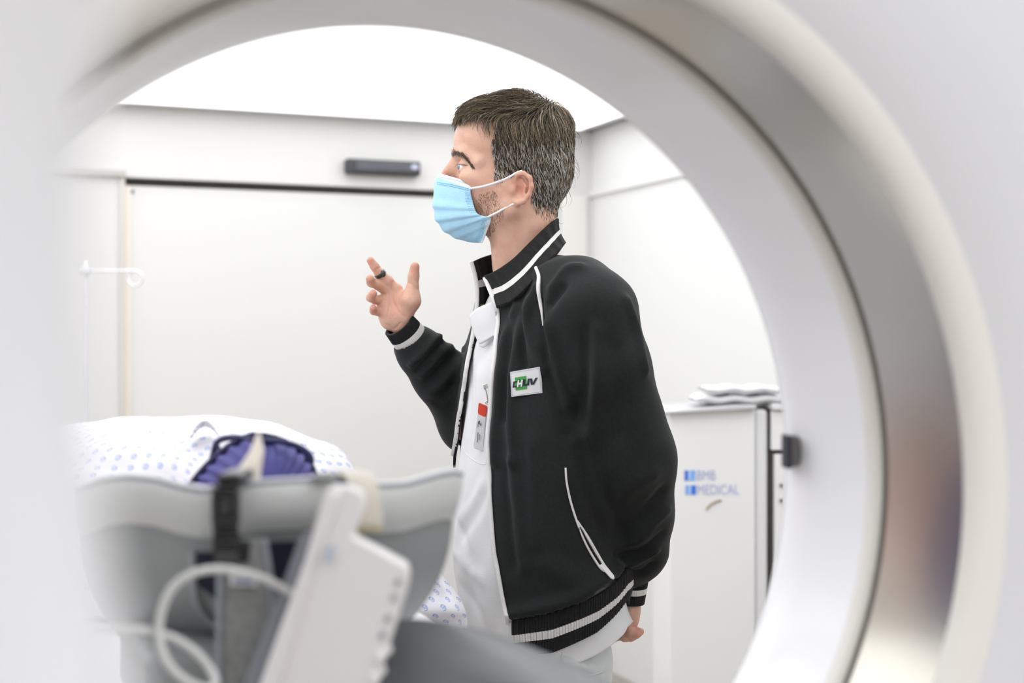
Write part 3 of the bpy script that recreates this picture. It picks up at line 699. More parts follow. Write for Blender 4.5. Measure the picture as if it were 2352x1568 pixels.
MT = BVHTree.FromPolygons([tuple(x) for x in G.reshape(-1, 3)], Fq.tolist())
# welded dots along the edges
b = MB(); M_dot = mat('weld dots', (.13, .35, .55), .7, noise=(60, (.15, .38, .58)))
def dots(line, n, sz=1.0):
    for u, v in crom(line, n):
        q, nn = hit(MT, u, v, .0010)
        if q is None: continue
        t1 = np.cross(nn, [0, 0, 1.]); t1 /= np.linalg.norm(t1); t2 = np.cross(t1, nn); b.prism([q+(t1*math.cos(a_)+t2*math.sin(a_))*sz*p for a_ in np.linspace(0, 2*math.pi, 6, endpoint=False)], nn*.0006)
dots([(1008, 407), (1040, 413), (1078, 424)], 34, .7); dots([(1006, 419), (1040, 425), (1076, 434)], 30); dots([(1006, 423), (1040, 429), (1076, 438)], 30)
for k in range(5): dots([(1069+k*3.0, 442+k*.6), (1072+k*3.0, 463), (1080+k*3.0, 488)], 13, .8)
for k in range(4): dots([(1120-k*3.2-2, 505+k*.5), (1112-k*3.2, 530), (1101-k*3.2, 553)], 18, .7)
if b.v: b.build('weld_dots', M_dot, mk_)
M_str = mat('white elastic', (.82, .82, .83), .7, noise=(200, (.78, .78, .79)), bump=(600, .3))
def loop(name, pts):
    tube(name, [P(*q) for q in pts], .0019, M_str, man, 30, 8)
for s in (-1, 1):
    loop('ear_loop', [(1080, 433, s*83), (1110, 428, s*96), (1140, 419, s*103), (1165, 409, s*105), (1186, 397, s*104), (1200, 392, s*104)])
    loop('ear_loop', [(1119, 499, s*82), (1140, 489, s*89), (1160, 478, s*92), (1178, 469, s*95), (1190, 467, s*92)])

# ---- jacket: one shell of cloth with sleeves, opened down the front
M_jk = mat('black jersey', (.0055, .0068, .0064), .75, spec=.3, sheen=.06, noise=(240, (.009, .0105, .010)), bump=(900, .25))
M_rib = mat('black rib knit', (.008, .008, .0085), .85, spec=.3, sheen=.08, noise=(200, (.014, .014, .014)))
M_wrib = mat('white rib knit', (.74, .72, .69), .85, noise=(200, (.70, .68, .65)))
M_pipe = mat('white piping', (.78, .76, .74), .6, noise=(150, (.74, .72, .70)))
jf = Field((P(905, 0, 0)[0]-.01, D-.26, P(0, 1470)[2]), (P(1575, 0, 0)[0], D+.285, P(0, 530)[2]), .0046)
f_, l_ = torso(jf, .0)
jf.chain([P(1252, 636, -40), P(1328, 682, -160), SHL], [54*p, 70*p, 88*p], .05)
jf.chain([P(1240, 632, 30), P(1200, 668, 120), SHR], [52*p, 60*p, 72*p], .04)
jf.chain([P(1255, 590, 0), P(1245, 660, 0)], [48*p, 98*p], .05)
jf.chain([SHL, P(1402, 850, -212), ELL, P(1468, 1180, -130), P(1466, 1262, -88), P(1452, 1330, -46)], [95*p, 86*p, 88*p, 74*p, 64*p, 34*p], .018)
jf.chain([SHR, P(1122, 850, 225), ELR, P(1012, 862, 150), P(965, 806, 105), P(936, 775, 78)], [70*p, 72*p, 80*p, 66*p, 54*p, 42*p], .018)
# hem line: higher behind than in front
hem_g = np.array([-1, -.5, -.3, 0, .5, .8, 1.]); hem_t = np.array([1285, 1312, 1340, 1370, 1410, 1426, 1432]); hem_b = np.array([1350, 1385, 1412, 1452, 1498, 1505, 1508])
zhem = lambda g, tab: HC-(np.interp(g, hem_g, tab)-784)*(D-.053*g-.163*np.sqrt(np.clip(1-g*g, 0, 1)))/F
JV, JQ = jf.nets(2)
NE = np.array([(1112, 600), (1125, 668), (1140, 710), (1141, 735), (1134, 821), (1125, 911), (1120, 982), (1119, 1036), (1120, 1080), (1123, 1181), (1134, 1290), (1148, 1362), (1163, 1427), (1177, 1496)], float)
FE = np.array([(1084, 590), (1096, 643), (1099, 700), (1091, 764), (1080, 821), (1068, 893), (1055, 982), (1043, 1050), (1034, 1130), (1026, 1220), (1020, 1300), (1022, 1500)], float)
def trim_cloth(V, Q):
    "cut the solid cloth body open: front, neck, cuffs and hem; then even out the cut edges"
    v = 784+(HC-V[:, 2])*S; cu = (np.interp(v, TV, TC)-1176)*px_; f = (V[:, 0]-cu)*FW[0]+(V[:, 1]-D)*FW[1]; pr = proj(V)
    op = (pr[:, 0] < np.interp(pr[:, 1], NE[:, 1], NE[:, 0])) & (pr[:, 0] > np.interp(pr[:, 1], FE[:, 1], FE[:, 0])) & (f > .045) & (pr[:, 1] > 560)
    arms = np.minimum(seg_dist(V, [SHL, P(1402, 850, -212), ELL])-.066, seg_dist(V, [ELL, P(1468, 1180, -130), P(1466, 1262, -88), P(1452, 1330, -46)])-np.interp(V[:, 2], [P(0, 1330)[2], P(0, 1180)[2]], [.055, .078]))
    hem = (V[:, 2] < zhem(np.clip(f/.13, -1, 1), hem_t)) & (arms > 0)
    def incone(p0, r0, p1, r1):
        d = p1-p0; t = np.clip(((V-p0)@d)/(d@d), 0, 1); return np.linalg.norm(V-p0-t[:, None]*d, axis=1) < r0+(r1-r0)*t
    neck = incone(P(1262, 490, 0), 88*p, P(1240, 600, 2), 97*p) | incone(P(1240, 600, 2), 95*p, P(1215, 650, 0), 66*p)
    cuf = incone(P(900, 728, 58), 60*p, P(924, 755, 70), 50*p) | incone(P(1450, 1400, -30), 54*p, P(1452, 1350, -44), 40*p)
    keep = ~(op | hem | neck | cuf); Q = Q[keep[Q].all(1)]
    # keep the largest connected piece only
    lab = np.arange(len(V))
    for _ in range(400):
        m = lab[Q].min(1); l2 = lab.copy(); np.minimum.at(l2, Q.ravel(), np.repeat(m, 4)); l2 = l2[l2]
        if (l2 == lab).all(): break
        lab = l2
    c = np.bincount(lab[Q[:, 0]]); Q = Q[lab[Q[:, 0]] == c.argmax()]
    us = np.unique(Q); mp = np.full(len(V), -1); mp[us] = np.arange(len(us)); V, Q = V[us], mp[Q]
    E = np.concatenate([Q[:, [i, (i+1) % 4]] for i in range(4)]); Es = np.sort(E, 1); _, ix, ct_ = np.unique(Es, axis=0, return_index=True, return_counts=True); B = Es[ix[ct_ == 1]]
    for _ in range(30):
        A = np.zeros_like(V); n = np.zeros(len(V))
        for a, b in ((0, 1), (1, 0)):
            np.add.at(A, B[:, a], V[B[:, b]]); np.add.at(n, B[:, a], 1)
        bi = np.where(n == 2)[0]; V[bi] = .5*V[bi]+.5*A[bi]/2
    return V, Q
JV, JQ = trim_cloth(JV, JQ)
JT = bvh(JV, JQ)
FL = [  # ridges and creases where the photograph shows them: line, width, height, all in pixels
    ([(1215, 690), (1195, 770), (1180, 850), (1174, 960), (1180, 1060)], 13, 6), ([(1232, 660), (1214, 740), (1225, 800), (1250, 850)], 10, 6),
    ([(1188, 700), (1160, 780), (1150, 850), (1140, 960), (1135, 1060)], 12, 5), ([(1172, 740), (1162, 850), (1158, 960)], 10, -5), ([(1205, 720), (1200, 800), (1205, 840)], 8, -6),
    ([(1240, 690), (1246, 760), (1262, 850), (1285, 930), (1305, 1000)], 9, -10), ([(1258, 745), (1275, 830), (1300, 930)], 12, 6),
    ([(1268, 660), (1300, 620), (1330, 615)], 12, 5), ([(1262, 700), (1290, 660)], 10, -6),
    ([(1365, 760), (1370, 860), (1362, 950), (1350, 1000)], 16, 6), ([(1350, 760), (1345, 860), (1330, 960)], 14, -5),
    ([(1440, 690), (1462, 760), (1482, 850)], 12, 5), ([(1410, 800), (1420, 900), (1418, 1000)], 18, -4),
    ([(1325, 990), (1345, 1060), (1360, 1150), (1385, 1230)], 10, -9), ([(1345, 1000), (1365, 1080), (1385, 1160)], 16, 6),
    ([(1420, 1255), (1470, 1240), (1505, 1200), (1535, 1172)], 9, 9), ([(1412, 1275), (1470, 1268), (1520, 1225)], 8, -9), ([(1412, 1300), (1460, 1290), (1505, 1262)], 8, 7),
    ([(1420, 1313), (1470, 1318), (1500, 1298)], 7, -7), ([(1425, 1328), (1465, 1332), (1490, 1318)], 8, 7), ([(1430, 1215), (1470, 1190), (1520, 1130)], 16, -5),
    ([(1400, 1180), (1450, 1120), (1500, 1090)], 20, 4),
    ([(1222, 1015), (1226, 1150), (1230, 1250)], 16, 3), ([(1180, 1060), (1190, 1180), (1205, 1300)], 16, 4), ([(1160, 1080), (1168, 1200), (1180, 1300)], 12, -3),
    ([(1180, 1410), (1240, 1398), (1310, 1378), (1370, 1345), (1412, 1310)], 16, 7), ([(1330, 1388), (1370, 1360), (1405, 1330)], 6, -6), ([(1250, 1300), (1320, 1330), (1380, 1320)], 26, 4),
    ([(945, 838), (985, 798), (1012, 770)], 8, 12), ([(958, 850), (990, 815), (1015, 785)], 7, -9), ([(968, 862), (1000, 830), (1035, 795)], 9, 8),
    ([(985, 880), (1010, 850), (1045, 815)], 12, -6), ([(990, 905), (1020, 880), (1050, 845)], 12, 5), ([(1005, 925), (1035, 890), (1052, 870)], 10, -6),
    ([(1066, 790), (1056, 860), (1048, 940), (1042, 1000)], 5, 3)]
JV = folds(JV, JQ, JT, [(a, b, c*(2.2 if abs(c) < 8 and a[0][0] > 1060 else 1.0)) for a, b, c in FL])
rn = np.sin(JV[:, 0]*55+JV[:, 2]*31)*np.sin(JV[:, 2]*23-JV[:, 1]*47)+.5*np.sin(JV[:, 2]*70+JV[:, 0]*20+JV[:, 1]*60)
JV = JV+normals(JV, JQ)*(rn*.0011)[:, None]
JV = relax(relax(JV, JQ, .5), JQ, .5)
JT = bvh(JV, JQ)
jk = mesh_np('jacket', JV, JQ, M_jk, man)
md = jk.modifiers.new('solid', 'SOLIDIFY'); md.thickness = .004; md.offset = -1
# ---- rib bands
def ribband(name, top, bot, stripe, n, ribs, amp, parent, thick=.004, rows=22, flip=False, closed=False, bulge=0.):
    "knitted band between two lines; stripe = (from, to) share of the height knitted white"
    T_, B_ = crom(top, n, closed), crom(bot, n, closed); cen = (T_.mean(0)+B_.mean(0))/2; G = []
    for i in range(rows):
        t = i/(rows-1); row = T_*(1-t)+B_*t; tg = np.gradient(row, axis=0); dv = (B_-T_); nn = np.cross(tg, dv); nn /= np.linalg.norm(nn, axis=1)[:, None]+1e-9
        if flip: nn = -nn
        G.append(row+nn*(amp*np.sin(np.arange(n)/n*ribs*2*math.pi)+bulge*math.sin(math.pi*t))[:, None])
    k_ = n if closed else n-1
    mi = [1 if stripe[0] <= (i+.5)/(rows-1) < stripe[1] else 0 for i in range(rows-1) for j in range(k_)]
    return sheet(name, G, [M_rib, M_wrib], parent, thick, closed, mi, off=0)
# collar
ct = [P(1111, 635, -66), P(1141, 622, -92), P(1179, 596, -108), P(1214, 561, -106), P(1250, 525, -78), P(1277, 503, -18), P(1274, 508, 40), P(1245, 535, 86), P(1200, 572, 100), P(1150, 580, 88), P(1112, 590, 66), P(1082, 603, 36)]
cb = [P(1142, 706, -114), P(1180, 690, -152), P(1222, 650, -168), P(1258, 605, -150), P(1285, 576, -104), P(1296, 560, -20), P(1292, 564, 55), P(1265, 588, 120), P(1225, 630, 160), P(1165, 670, 140), P(1125, 695, 100), P(1099, 700, 40)]
ribband('collar', ct, cb, (.46, .62), 620, 150, .0009, jk, .005, 26, bulge=.004)
# hem band round the body
ph = np.linspace(0, 2*math.pi, 720, endpoint=False); hc = np.array([(1250-1176)*px_, D, 0])
def hem_ring(tab, a, b_, gu=0.):
    g = np.cos(ph); pt = hc+np.outer(np.cos(ph)*b_, FW)+np.outer(np.sin(ph)*a, LT); pt[:, 2] = zhem(g, tab)+gu; return pt
tr, br = hem_ring(hem_t, 256*p, 182*p, .004), hem_ring(hem_b, 247*p, 173*p)
pr = proj(br); c_i = [i for i in range(720) if not (pr[i, 0] < 1180 and ph[i] < 2.6) and not (ph[i] > 5.2)]
ribband('hem_band', tr[c_i], br[c_i], (.42, .64), len(c_i), 150, .0013, jk, .005, 20, bulge=-.002)
# cuffs
def cuff(name, c0, c1, r0, r1, ribs):
    c0, c1 = np.asarray(c0), np.asarray(c1); ax = c1-c0; ax /= np.linalg.norm(ax); t1 = np.cross(ax, [0, 1., 0]); t1 /= np.linalg.norm(t1); t2 = np.cross(ax, t1)
    a_ = np.linspace(0, 2*math.pi, 240, endpoint=False)[:, None]; rg = lambda c, r: c+r*(np.cos(a_)*t1+np.sin(a_)*t2*.92)
    return ribband(name, rg(c0, r0), rg(c1, r1), (.36, .60), 240, ribs, .0009, jk, .004, 18, closed=True)
cuff('cuff', P(955, 793, 92), P(916, 745, 62), 41*p, 35*p, 60)
cuff('cuff', P(1452, 1326, -46), P(1449, 1384, -40), 34*p, 27*p, 50)
# zip tapes along both front edges, with teeth
def ztape(pts, wd, name, parent, lift=.001):
    L = hits(JT, pts, lift, 110)
    return L
def edge_line(E, du, v0, v1, n=120):
    vv = np.linspace(v0, v1, n); uu = np.interp(vv, E[:, 1], E[:, 0])+du; o = []
    for u, v in zip(uu, vv):
        for k in range(9):
            q, nn = hit(JT, u+k*du*.6, v, .001)
            if q is not None and (D-.30 < q[1] < D-.03 if du > 0 else abs(q[1]-D) < .12) and (not o or np.linalg.norm(q-o[-1]) < .03): o.append(q); break
    return np.array(o)
def near1(L):
    o = [L[0]]
    for q in L[1:]:
        if np.linalg.norm(q-o[-1]) < .018: o.append(q)
    return np.array(o)
def smooth1(L, n=3):
    L = np.array(L)
    for _ in range(n): L[1:-1] = (L[:-2]+2*L[1:-1]+L[2:])/4
    return L
def ribbon(name, L, w0, m, parent, th=.0022, side_v=(-1., 0, 0)):
    T = np.gradient(L, axis=0); T /= np.linalg.norm(T, axis=1)[:, None]; Sd = np.asarray(side_v)-T*(T@np.asarray(side_v))[:, None]; Sd /= np.linalg.norm(Sd, axis=1)[:, None]
    G = np.stack([L-Sd*w0*.5, L, L+Sd*w0*.5], 1); return sheet(name, G, m, parent, th, off=0)
for E_, du, v0, v1, nm, sv in ((NE, 2.5, 715, 1424, 'zip_tape', (-1, .25, 0)), (FE, -2.5, 748, 1190, 'zip_tape', (1, 0, 0))):
    L = smooth1(edge_line(E_, du, v0, v1), 6)
    if nm == 'zip_tape' and du > 0: L = np.vstack([[P(1113, 637, -68)], [P(1126, 668, -84)], [P(1140, 702, -108)], L, [P(1166, 1436, -150), P(1172, 1466, -150), P(1179, 1500, -146)]]) ; L = smooth1(crom(L, 220), 2)
    else: L = np.vstack([[P(1083, 602, 34)], [P(1094, 640, 36)], [P(1099, 680, 38)], L]); L = smooth1(crom(L, 200), 4)
    z_ = ribbon(nm, L+np.array([0, -.0025, 0]), .0068, M_pipe, jk, .003, sv)
b = MB(); tq = P(1176, 1497, -152); b.prism([tq+np.array([x*p, -.004, -y*p]) for x, y in ((-14, -8), (-8, -11), (0, -6), (9, 8), (10, 16), (4, 17), (-5, 8), (-13, 0))], (0, .004, 0)); b.build('zip_pull', M_pipe, jk, bevel=.0012)
# raglan piping
L = hits(JT, [(1232, 616), (1239, 635), (1237, 660), (1241, 690), (1246, 720), (1248, 748)], .0015, 60)
o = tube('raglan_piping', smooth1(L), [.0028, .0034, .003, .001], M_pipe, jk, 60, 6)
L = hits(JT, [(1304, 556), (1316, 562), (1330, 568)], .001, 20)
if len(L) > 3: tube('raglan_piping', smooth1(L), .002, M_pipe, jk, 20, 6)
# pocket with open zip
L = smooth1(hits(JT, [(1299, 1074), (1302, 1110), (1313, 1160), (1333, 1220), (1352, 1262), (1375, 1300), (1388, 1312)], .0012, 90), 3); tube('pocket_piping', L, [.0016, .0017, .0018, .0022], M_pipe, jk, 90, 6)
L2 = smooth1(hits(JT, [(1326, 1195), (1342, 1222), (1360, 1254), (1380, 1290), (1390, 1306)], .0016, 60), 3); tube('pocket_piping', L2, [.001, .0028, .0030, .0032], M_pipe, jk, 60, 6)
L3 = smooth1(hits(JT, [(1330, 1212), (1346, 1243), (1366, 1278), (1378, 1296)], .0010, 40), 2); b = MB()
for i in range(len(L3)-1):
    T = L3[i+1]-L3[i]; b.box(L3[i]+np.array([0, -.0012, 0]), T*.28, (0, .0006, 0), np.array([.0026, 0, .0012]))
b.build('zip_teeth', mat('zip teeth', (.02, .02, .02), .3, metal=.5, noise=(90, (.03, .03, .03))), jk)
q, nn = hit(JT, 1392, 1312, .0015); Tz = np.array([13., 0, -17.])*p; Tz -= nn*(Tz@nn); Sz = np.cross(Tz, nn); Sz *= 6*p/np.linalg.norm(Sz)
b = MB(); b.prism([q-Tz*.9-Sz*1.1, q-Tz*.9+Sz*1.1, q+Tz*.1+Sz, q+Tz*.8+Sz*.9, q+Tz*1.05+Sz*.3, q+Tz*1.05-Sz*.3, q+Tz*.8-Sz*.9, q+Tz*.1-Sz], nn*.003); b.build('pocket_zip_pull', M_pipe, jk, bevel=.001)
# sewn chest patch with its logo
pc = [hit(JT, u, v, 0)[0] for u, v in ((1172, 854), (1240, 842), (1246, 902), (1175, 911))]
pm = sum(pc)/4; ex = (pc[1]-pc[0]+pc[2]-pc[3])/2; ey = (pc[0]-pc[3]+pc[1]-pc[2])/2; nn = np.cross(ex, ey); nn /= np.linalg.norm(nn); nn = nn if nn[1] < 0 else -nn
def PB(x, y): return pc[3]+(pc[2]-pc[3])*x+((pc[0]-pc[3])*(1-x)+(pc[1]-pc[2])*x)*y
pl_ = 0.
for x in np.linspace(.05, .95, 7):
    for y in np.linspace(.05, .95, 7):
        o = PB(x, y); h_, _ = hit(JT, *proj(o)); pl_ = max(pl_, 0 if h_ is None else min((h_-o)@nn, .006))
def PT(x, y, l_=0.): return PB(x, y)+nn*(pl_+.0006+l_)
nx = 8; G = [[PT(i/nx, j/nx) for i in range(nx+1)] for j in range(nx+1)]
b = MB(); b.add(np.array(G).reshape(-1, 3), grid_faces(nx+1, nx+1).tolist(), 0)
off = nn*-.0035; e_ = [G[0][i] for i in range(nx+1)]+[G[j][nx] for j in range(1, nx+1)]+[G[nx][i] for i in range(nx-1, -1, -1)]+[G[j][0] for j in range(nx-1, 0, -1)]
b.add(e_+[q_+off for q_ in e_], [[i, (i+1) % len(e_), len(e_)+(i+1) % len(e_), len(e_)+i] for i in range(len(e_))], 0)
def poly(pts, mi, l_):
    lo = [PT(x, y, l_) for x, y in pts]; b.prism(lo, nn*.0004, mi)
# logo artwork in patch coordinates
poly([(.155, .235), (.53, .235), (.53, .745), (.155, .745)], 1, .0003)
sk = lambda x, y: (x+.16*(y-.49), y)
def bars(mi, l_, g, *rects):
    for x0, y0, x1, y1 in rects: poly([sk(x0-g, y0-g), sk(x1+g, y0-g), sk(x1+g, y1+g), sk(x0-g, y1+g)], mi, l_)
y0, y1 = .36, .60
bars(2, .0008, 0, (.085, y0, .135, y1), (.085, y0, .225, y0+.06), (.085, y1-.06, .225, y1))
H_ = ((.235, y0-.01, .285, y1+.02), (.355, y0-.01, .405, y1+.02), (.28, .445, .36, .515))
bars(2, .0008, .018, *H_); bars(3, .0013, 0, *H_)
bars(2, .0008, 0, (.43, y0, .49, y1+.02), (.56, y0, .625, y1+.02), (.43, y0, .625, y0+.07))
for pts in ([(.655, .61), (.72, .61), (.735, y0+.10), (.715, y0), (.67, y0)], [(.70, y0), (.765, y0), (.91, .61), (.835, .61)]): poly(pts, 2, .0008)
for i in range(22):
    for (x, y) in ((.04+.92*i/21, .045), (.04+.92*i/21, .955), (.03, .05+.9*i/21), (.97, .05+.9*i/21)):
        d_ = .008; poly([(x-d_, y-d_), (x+d_, y-d_), (x+d_, y+d_), (x-d_, y+d_)], 4, .0002)
b.build('chest_patch', [mat('patch white', (.72, .71, .70), .6, noise=(90, (.70, .69, .68))), mat('patch green', (.035, .30, .035), .6, noise=(200, (.05, .36, .04))), mat('patch navy', (.006, .007, .025), .6, noise=(90, (.008, .009, .03))), M_pipe, mat('patch thread', (.16, .16, .28), .6, noise=(90, (.18, .18, .3)))], jk)

# ---- white scrub shirt
M_sh = mat('white scrub cotton', (.74, .735, .74), .8, noise=(40, (.72, .715, .72)), bump=(700, .2))
sv = np.array([655, 700, 760, 850, 1000, 1150, 1300, 1400, 1450, 1492.]); n = 180; ph = np.linspace(0, 2*math.pi, n, endpoint=False); G = []
ss = np.linspace(0, 1, 60)
for t in ss:
    v = 655+t*(1498-655); cu = np.interp(v, TV, TC); a_ = np.interp(v, TV, TA)-np.interp(v, [1280, 1400], [34, 17]); b_ = np.interp(v, TV, TB)-13+np.interp(v, [1000, 1250, 1400, 1500], [0, 7, 4, 0]); row = []
    for f0 in ph:
        g = math.cos(f0); tail = max(0., (v-1400)/98)
        zc = P(0, v)[2]; hb = np.interp(g, [-1, -.4, .2, 1], [1400, 1430, 1470, 1498]); vv = v if v < 1330 else 1330+(v-1330)/(1498-1330)*(hb-1330)
        fl2 = 1+.05*tail*(1-g)*.5
        wr = 2.2*math.sin(f0*9+v*.012)*math.sin(v*.011+f0*3)+1.6*math.sin(v*.03+f0*14)*(.5+.5*g)
        q = np.array([(cu-1176)*px_, D, HC-(vv-784)*px_])+FW*math.cos(f0)*((b_ if g > 0 else b_-np.interp(v, [1280, 1400], [16, 2])*min(1, -g*3))*fl2+wr)*px_+LT*math.sin(f0)*(a_*fl2+wr)*px_
        row.append(q)
    G.append(row)
# tail that hangs out behind: stretch the last rows down and back
G = np.array(G)
sh0 = sheet('shirt', G, M_sh, man, .002, closed=True, off=-1, sub=1)
SV_ = G.reshape(-1, 3); SQ_ = grid_faces(60, n, True); STr = BVHTree.FromPolygons([tuple(x) for x in SV_], SQ_.tolist())
NV2 = folds(SV_, SQ_, STr, [([(1060, 1230), (1090, 1190), (1116, 1140)], 14, 6), ([(1040, 1260), (1075, 1300), (1110, 1330)], 12, -6), ([(1050, 1200), (1085, 1160), (1110, 1110)], 10, -5), ([(1085, 830), (1085, 900), (1080, 980)], 8, 4), ([(1100, 850), (1100, 930)], 6, -4), ([(1042, 1180), (1070, 1240), (1085, 1300)], 12, 5), ([(1055, 1000), (1068, 1060), (1105, 1075)], 5, -4), ([(1060, 1350), (1090, 1380), (1120, 1450)], 16, 5)])
sh0.data.vertices.foreach_set('co', NV2.astype(np.float32).ravel()); STr = BVHTree.FromPolygons([tuple(x) for x in NV2], SQ_.tolist())
# shirt tail below the hem: side vent and the white back panel
def tailpanel(top, bot, name, ribs):
    n = 60; T_, B_ = crom(top, n), crom(bot, n); G = []
    for i in range(10):
        t = i/9; row = T_*(1-t)+B_*t; row = row+np.array([0, -1, 0])*(.0028*np.sin(np.arange(n)/n*ribs*6.28+1.1*t)*(.3+.7*t))[:, None]; G.append(row)
    return sheet(name, G, M_sh, sh0, .002, off=0)
tailpanel([P(1318, 1455, -150), P(1370, 1428, -140), P(1420, 1395, -95), P(1436, 1378, -40), P(1434, 1370, 30)], [P(1319, 1483, -156), P(1360, 1478, -150), P(1408, 1461, -108), P(1459, 1424, -50), P(1462, 1412, 25)], 'shirt_tail', 8)
tailpanel([P(1180, 1480, -168), P(1250, 1478, -168), P(1315, 1460, -152)], [P(1195, 1512, -172), P(1260, 1500, -172), P(1314, 1489, -158)], 'shirt_tail', 6)
# turned collar of the shirt and the V neck
cf = [[P(1139, 690, -112), P(1118, 698, -104), P(1096, 708, -84), P(1082, 722, -66), P(1080, 728, -58)],
      [P(1140, 725, -118), P(1122, 730, -112), P(1104, 735, -98), P(1090, 742, -80), P(1084, 748, -68)],
      [P(1140, 752, -122), P(1128, 758, -116), P(1113, 764, -106), P(1100, 768, -92), P(1092, 770, -80)],
      [P(1138, 770, -124), P(1128, 775, -118), P(1117, 782, -110), P(1107, 788, -100), P(1102, 790, -92)]]
cf = np.array([crom(r_, 20) for r_ in cf]); cf = np.array([crom(cf[:, j], 16) for j in range(20)]).transpose(1, 0, 2)
sheet('shirt_collar', cf+np.array([0, .012, 0]), M_sh, sh0, .003, off=0)
L = hits(STr, [(1104, 792), (1112, 796), (1122, 792), (1134, 780), (1142, 772)], .0025, 30)
if len(L) > 5: tube('placket_seam', smooth1(L), .0016, M_sh, sh0, 30, 6)
# curved breast pocket edge low on the shirt
L = hits(STr, [(1062, 990), (1063, 1010), (1069, 1035), (1084, 1052), (1104, 1064), (1118, 1066)], .001, 40)
if len(L) > 5: tube('pocket_seam', smooth1(L), .0016, M_sh, sh0, 40, 6)

# ---- trousers and shoes
M_tr = mat('pale grey trousers', (.60, .62, .615), .8, noise=(30, (.57, .59, .585)), bump=(600, .2))
tf = Field((-.16, D-.25, .03), (.26, D+.25, P(0, 1440)[2]), .006)
z_t = P(0, 1440)[2]
hipc = np.array([(1262-1176)*px_, D, 0])
for s in (-1, 1):
    hp_ = np.array([(1226-1176)*px_, D, P(0, 1500)[2]])+LT*s*.085; kn = np.array([.05, D, .50])+LT*s*.10; an = np.array([.08, D, .10])+LT*s*.105
    tf.chain([hp_, kn, an], [.084, .074, .060], .02)
tf.ell(np.array([(1232-1176)*px_, D, P(0, 1440)[2]-.03]), (.096, .165, .12), .03, yaw=TH)
TVv, TQ = tf.nets(2); TT = bvh(TVv, TQ)
TVv = folds(TVv, TQ, TT, [([(1290, 1505), (1330, 1525), (1380, 1540)], 14, 5), ([(1340, 1500), (1365, 1530), (1392, 1500)], 8, -5), ([(1300, 1545), (1350, 1548), (1388, 1540)], 6, -4)])
trs = mesh_np('trousers', TVv, TQ, M_tr, man)
TT = bvh(TVv, TQ)
for ln in ([(1291, 1500), (1292, 1530), (1293, 1566)], [(1335, 1553), (1362, 1549), (1389, 1541)]):
    L = hits(TT, ln, .0006, 20)
    if len(L) > 4: tube('trouser_seam', smooth1(L), .0012, M_tr, trs, 20, 6)
M_shoe = mat('white clog', (.78, .78, .77), .5, noise=(20, (.74, .74, .73)))
for s in (-1, 1):
    sf = Field((-.25, D-.3, 0), (.3, D+.3, .13), .006); c_ = np.array([.07, D, .045])+LT*s*.105
    sf.chain([c_-FW*.06, c_+FW*.06, c_+FW*.16-np.array([0, 0, .008])], [.044, .046, .038], .02, sq=(1, 1, 1)); sV, sQ = sf.nets(2); sV[:, 2] = np.maximum(sV[:, 2], .002)
    mesh_np('shoe', sV, sQ, M_shoe, man)
# finger rings
def fring(name, a, b_, r, m, hgt):
    a, b_ = np.asarray(a), np.asarray(b_); ax = (b_-a)/np.linalg.norm(b_-a); c = a; t1 = np.cross(ax, [0, 1., 0]); t1 /= np.linalg.norm(t1); t2 = np.cross(ax, t1); G = []
    for dz, dr in ((-hgt, 0), (-hgt*.7, .0014), (hgt*.7, .0014), (hgt, 0), (hgt*.7, -.001), (-hgt*.7, -.001), (-hgt, 0)):
        G.append([c+ax*dz+(r+dr)*(math.cos(x)*t1+math.sin(x)*t2) for x in np.linspace(0, 2*math.pi, 40, endpoint=False)])
    return sheet(name, G, m, man, closed=True)
M_br = mat('black gloss ring', (.012, .013, .016), .15, coat=.6, noise=(60, (.016, .017, .02)))
fring('finger_ring', R(873, 629, -11.5), R(861, 612, -21), 12.6*p, M_br, 5.2*p)
b = MB(); q, nn = hit(AT, 880, 628, .0005)
if q is not None:
    t1 = np.cross(nn, [0, 0, 1.]); t1 /= np.linalg.norm(t1); t2 = np.cross(t1, nn); G = []
    for k in range(6):
        a_ = k/5*math.pi/2; G.append([q+(t1*math.cos(x)*6.5+t2*math.sin(x)*8.5)*p*math.cos(a_)+nn*5*p*math.sin(a_) for x in np.linspace(0, 2*math.pi, 20, endpoint=False)])
    sheet('ring_stone', G, M_br, man, closed=True)
fring('wedding_band', Lh(1413, 1463, 7), Lh(1404, 1463, 10), 9.4*p, M_silver, 2.6*p)

# ---- name badge clipped to the shirt
def SP(u, v, l_=.004): return hit(STr, u, v, l_)[0]
bq = SP(1104, 990)
bd = thing('name_badge', 'white name badge with a red top, clipped to the white shirt', 'badge', bq)
by = min(SP(u, v)[1] for u, v in ((1090, 1025), (1096, 952), (1112, 935), (1108, 1030)))-.004
def BP(u, v, dy=0.): y = by+dy; return np.array([(u-1176)*y/F, y, HC-(v-784)*y/F])
M_card = mat('badge white', (.80, .79, .79), .3, coat=.3, noise=(60, (.78, .77, .77))); M_red = mat('badge red', (.80, .07, .035), .35, noise=(60, (.76, .06, .03)))
b = MB(); b.prism([BP(*q) for q in ((1096, 950), (1115.5, 957), (1109, 1037), (1101, 1034), (1088, 1029), (1087, 1020))], (.001, .003, 0)); b.build('card', M_card, bd, bevel=.0008)
b = MB(); b.prism([BP(u, v, -.0006) for u, v in ((1099, 926), (1101, 925), (1117, 932), (1118, 938), (1115, 956), (1112, 957), (1098, 950), (1097, 945))], (.001, .004, 0)); b.build('red_tab', M_red, bd, bevel=.001)
b = MB(); b.prism([BP(u, v, .0012) for u, v in ((1115, 957), (1119, 955), (1114, 1028), (1109, 1038))], (.001, .003, 0)); b.build('clear_edge', mat('badge clear edge', (.6, .59, .57), .2, noise=(60, (.56, .55, .53))), bd)
b = MB()
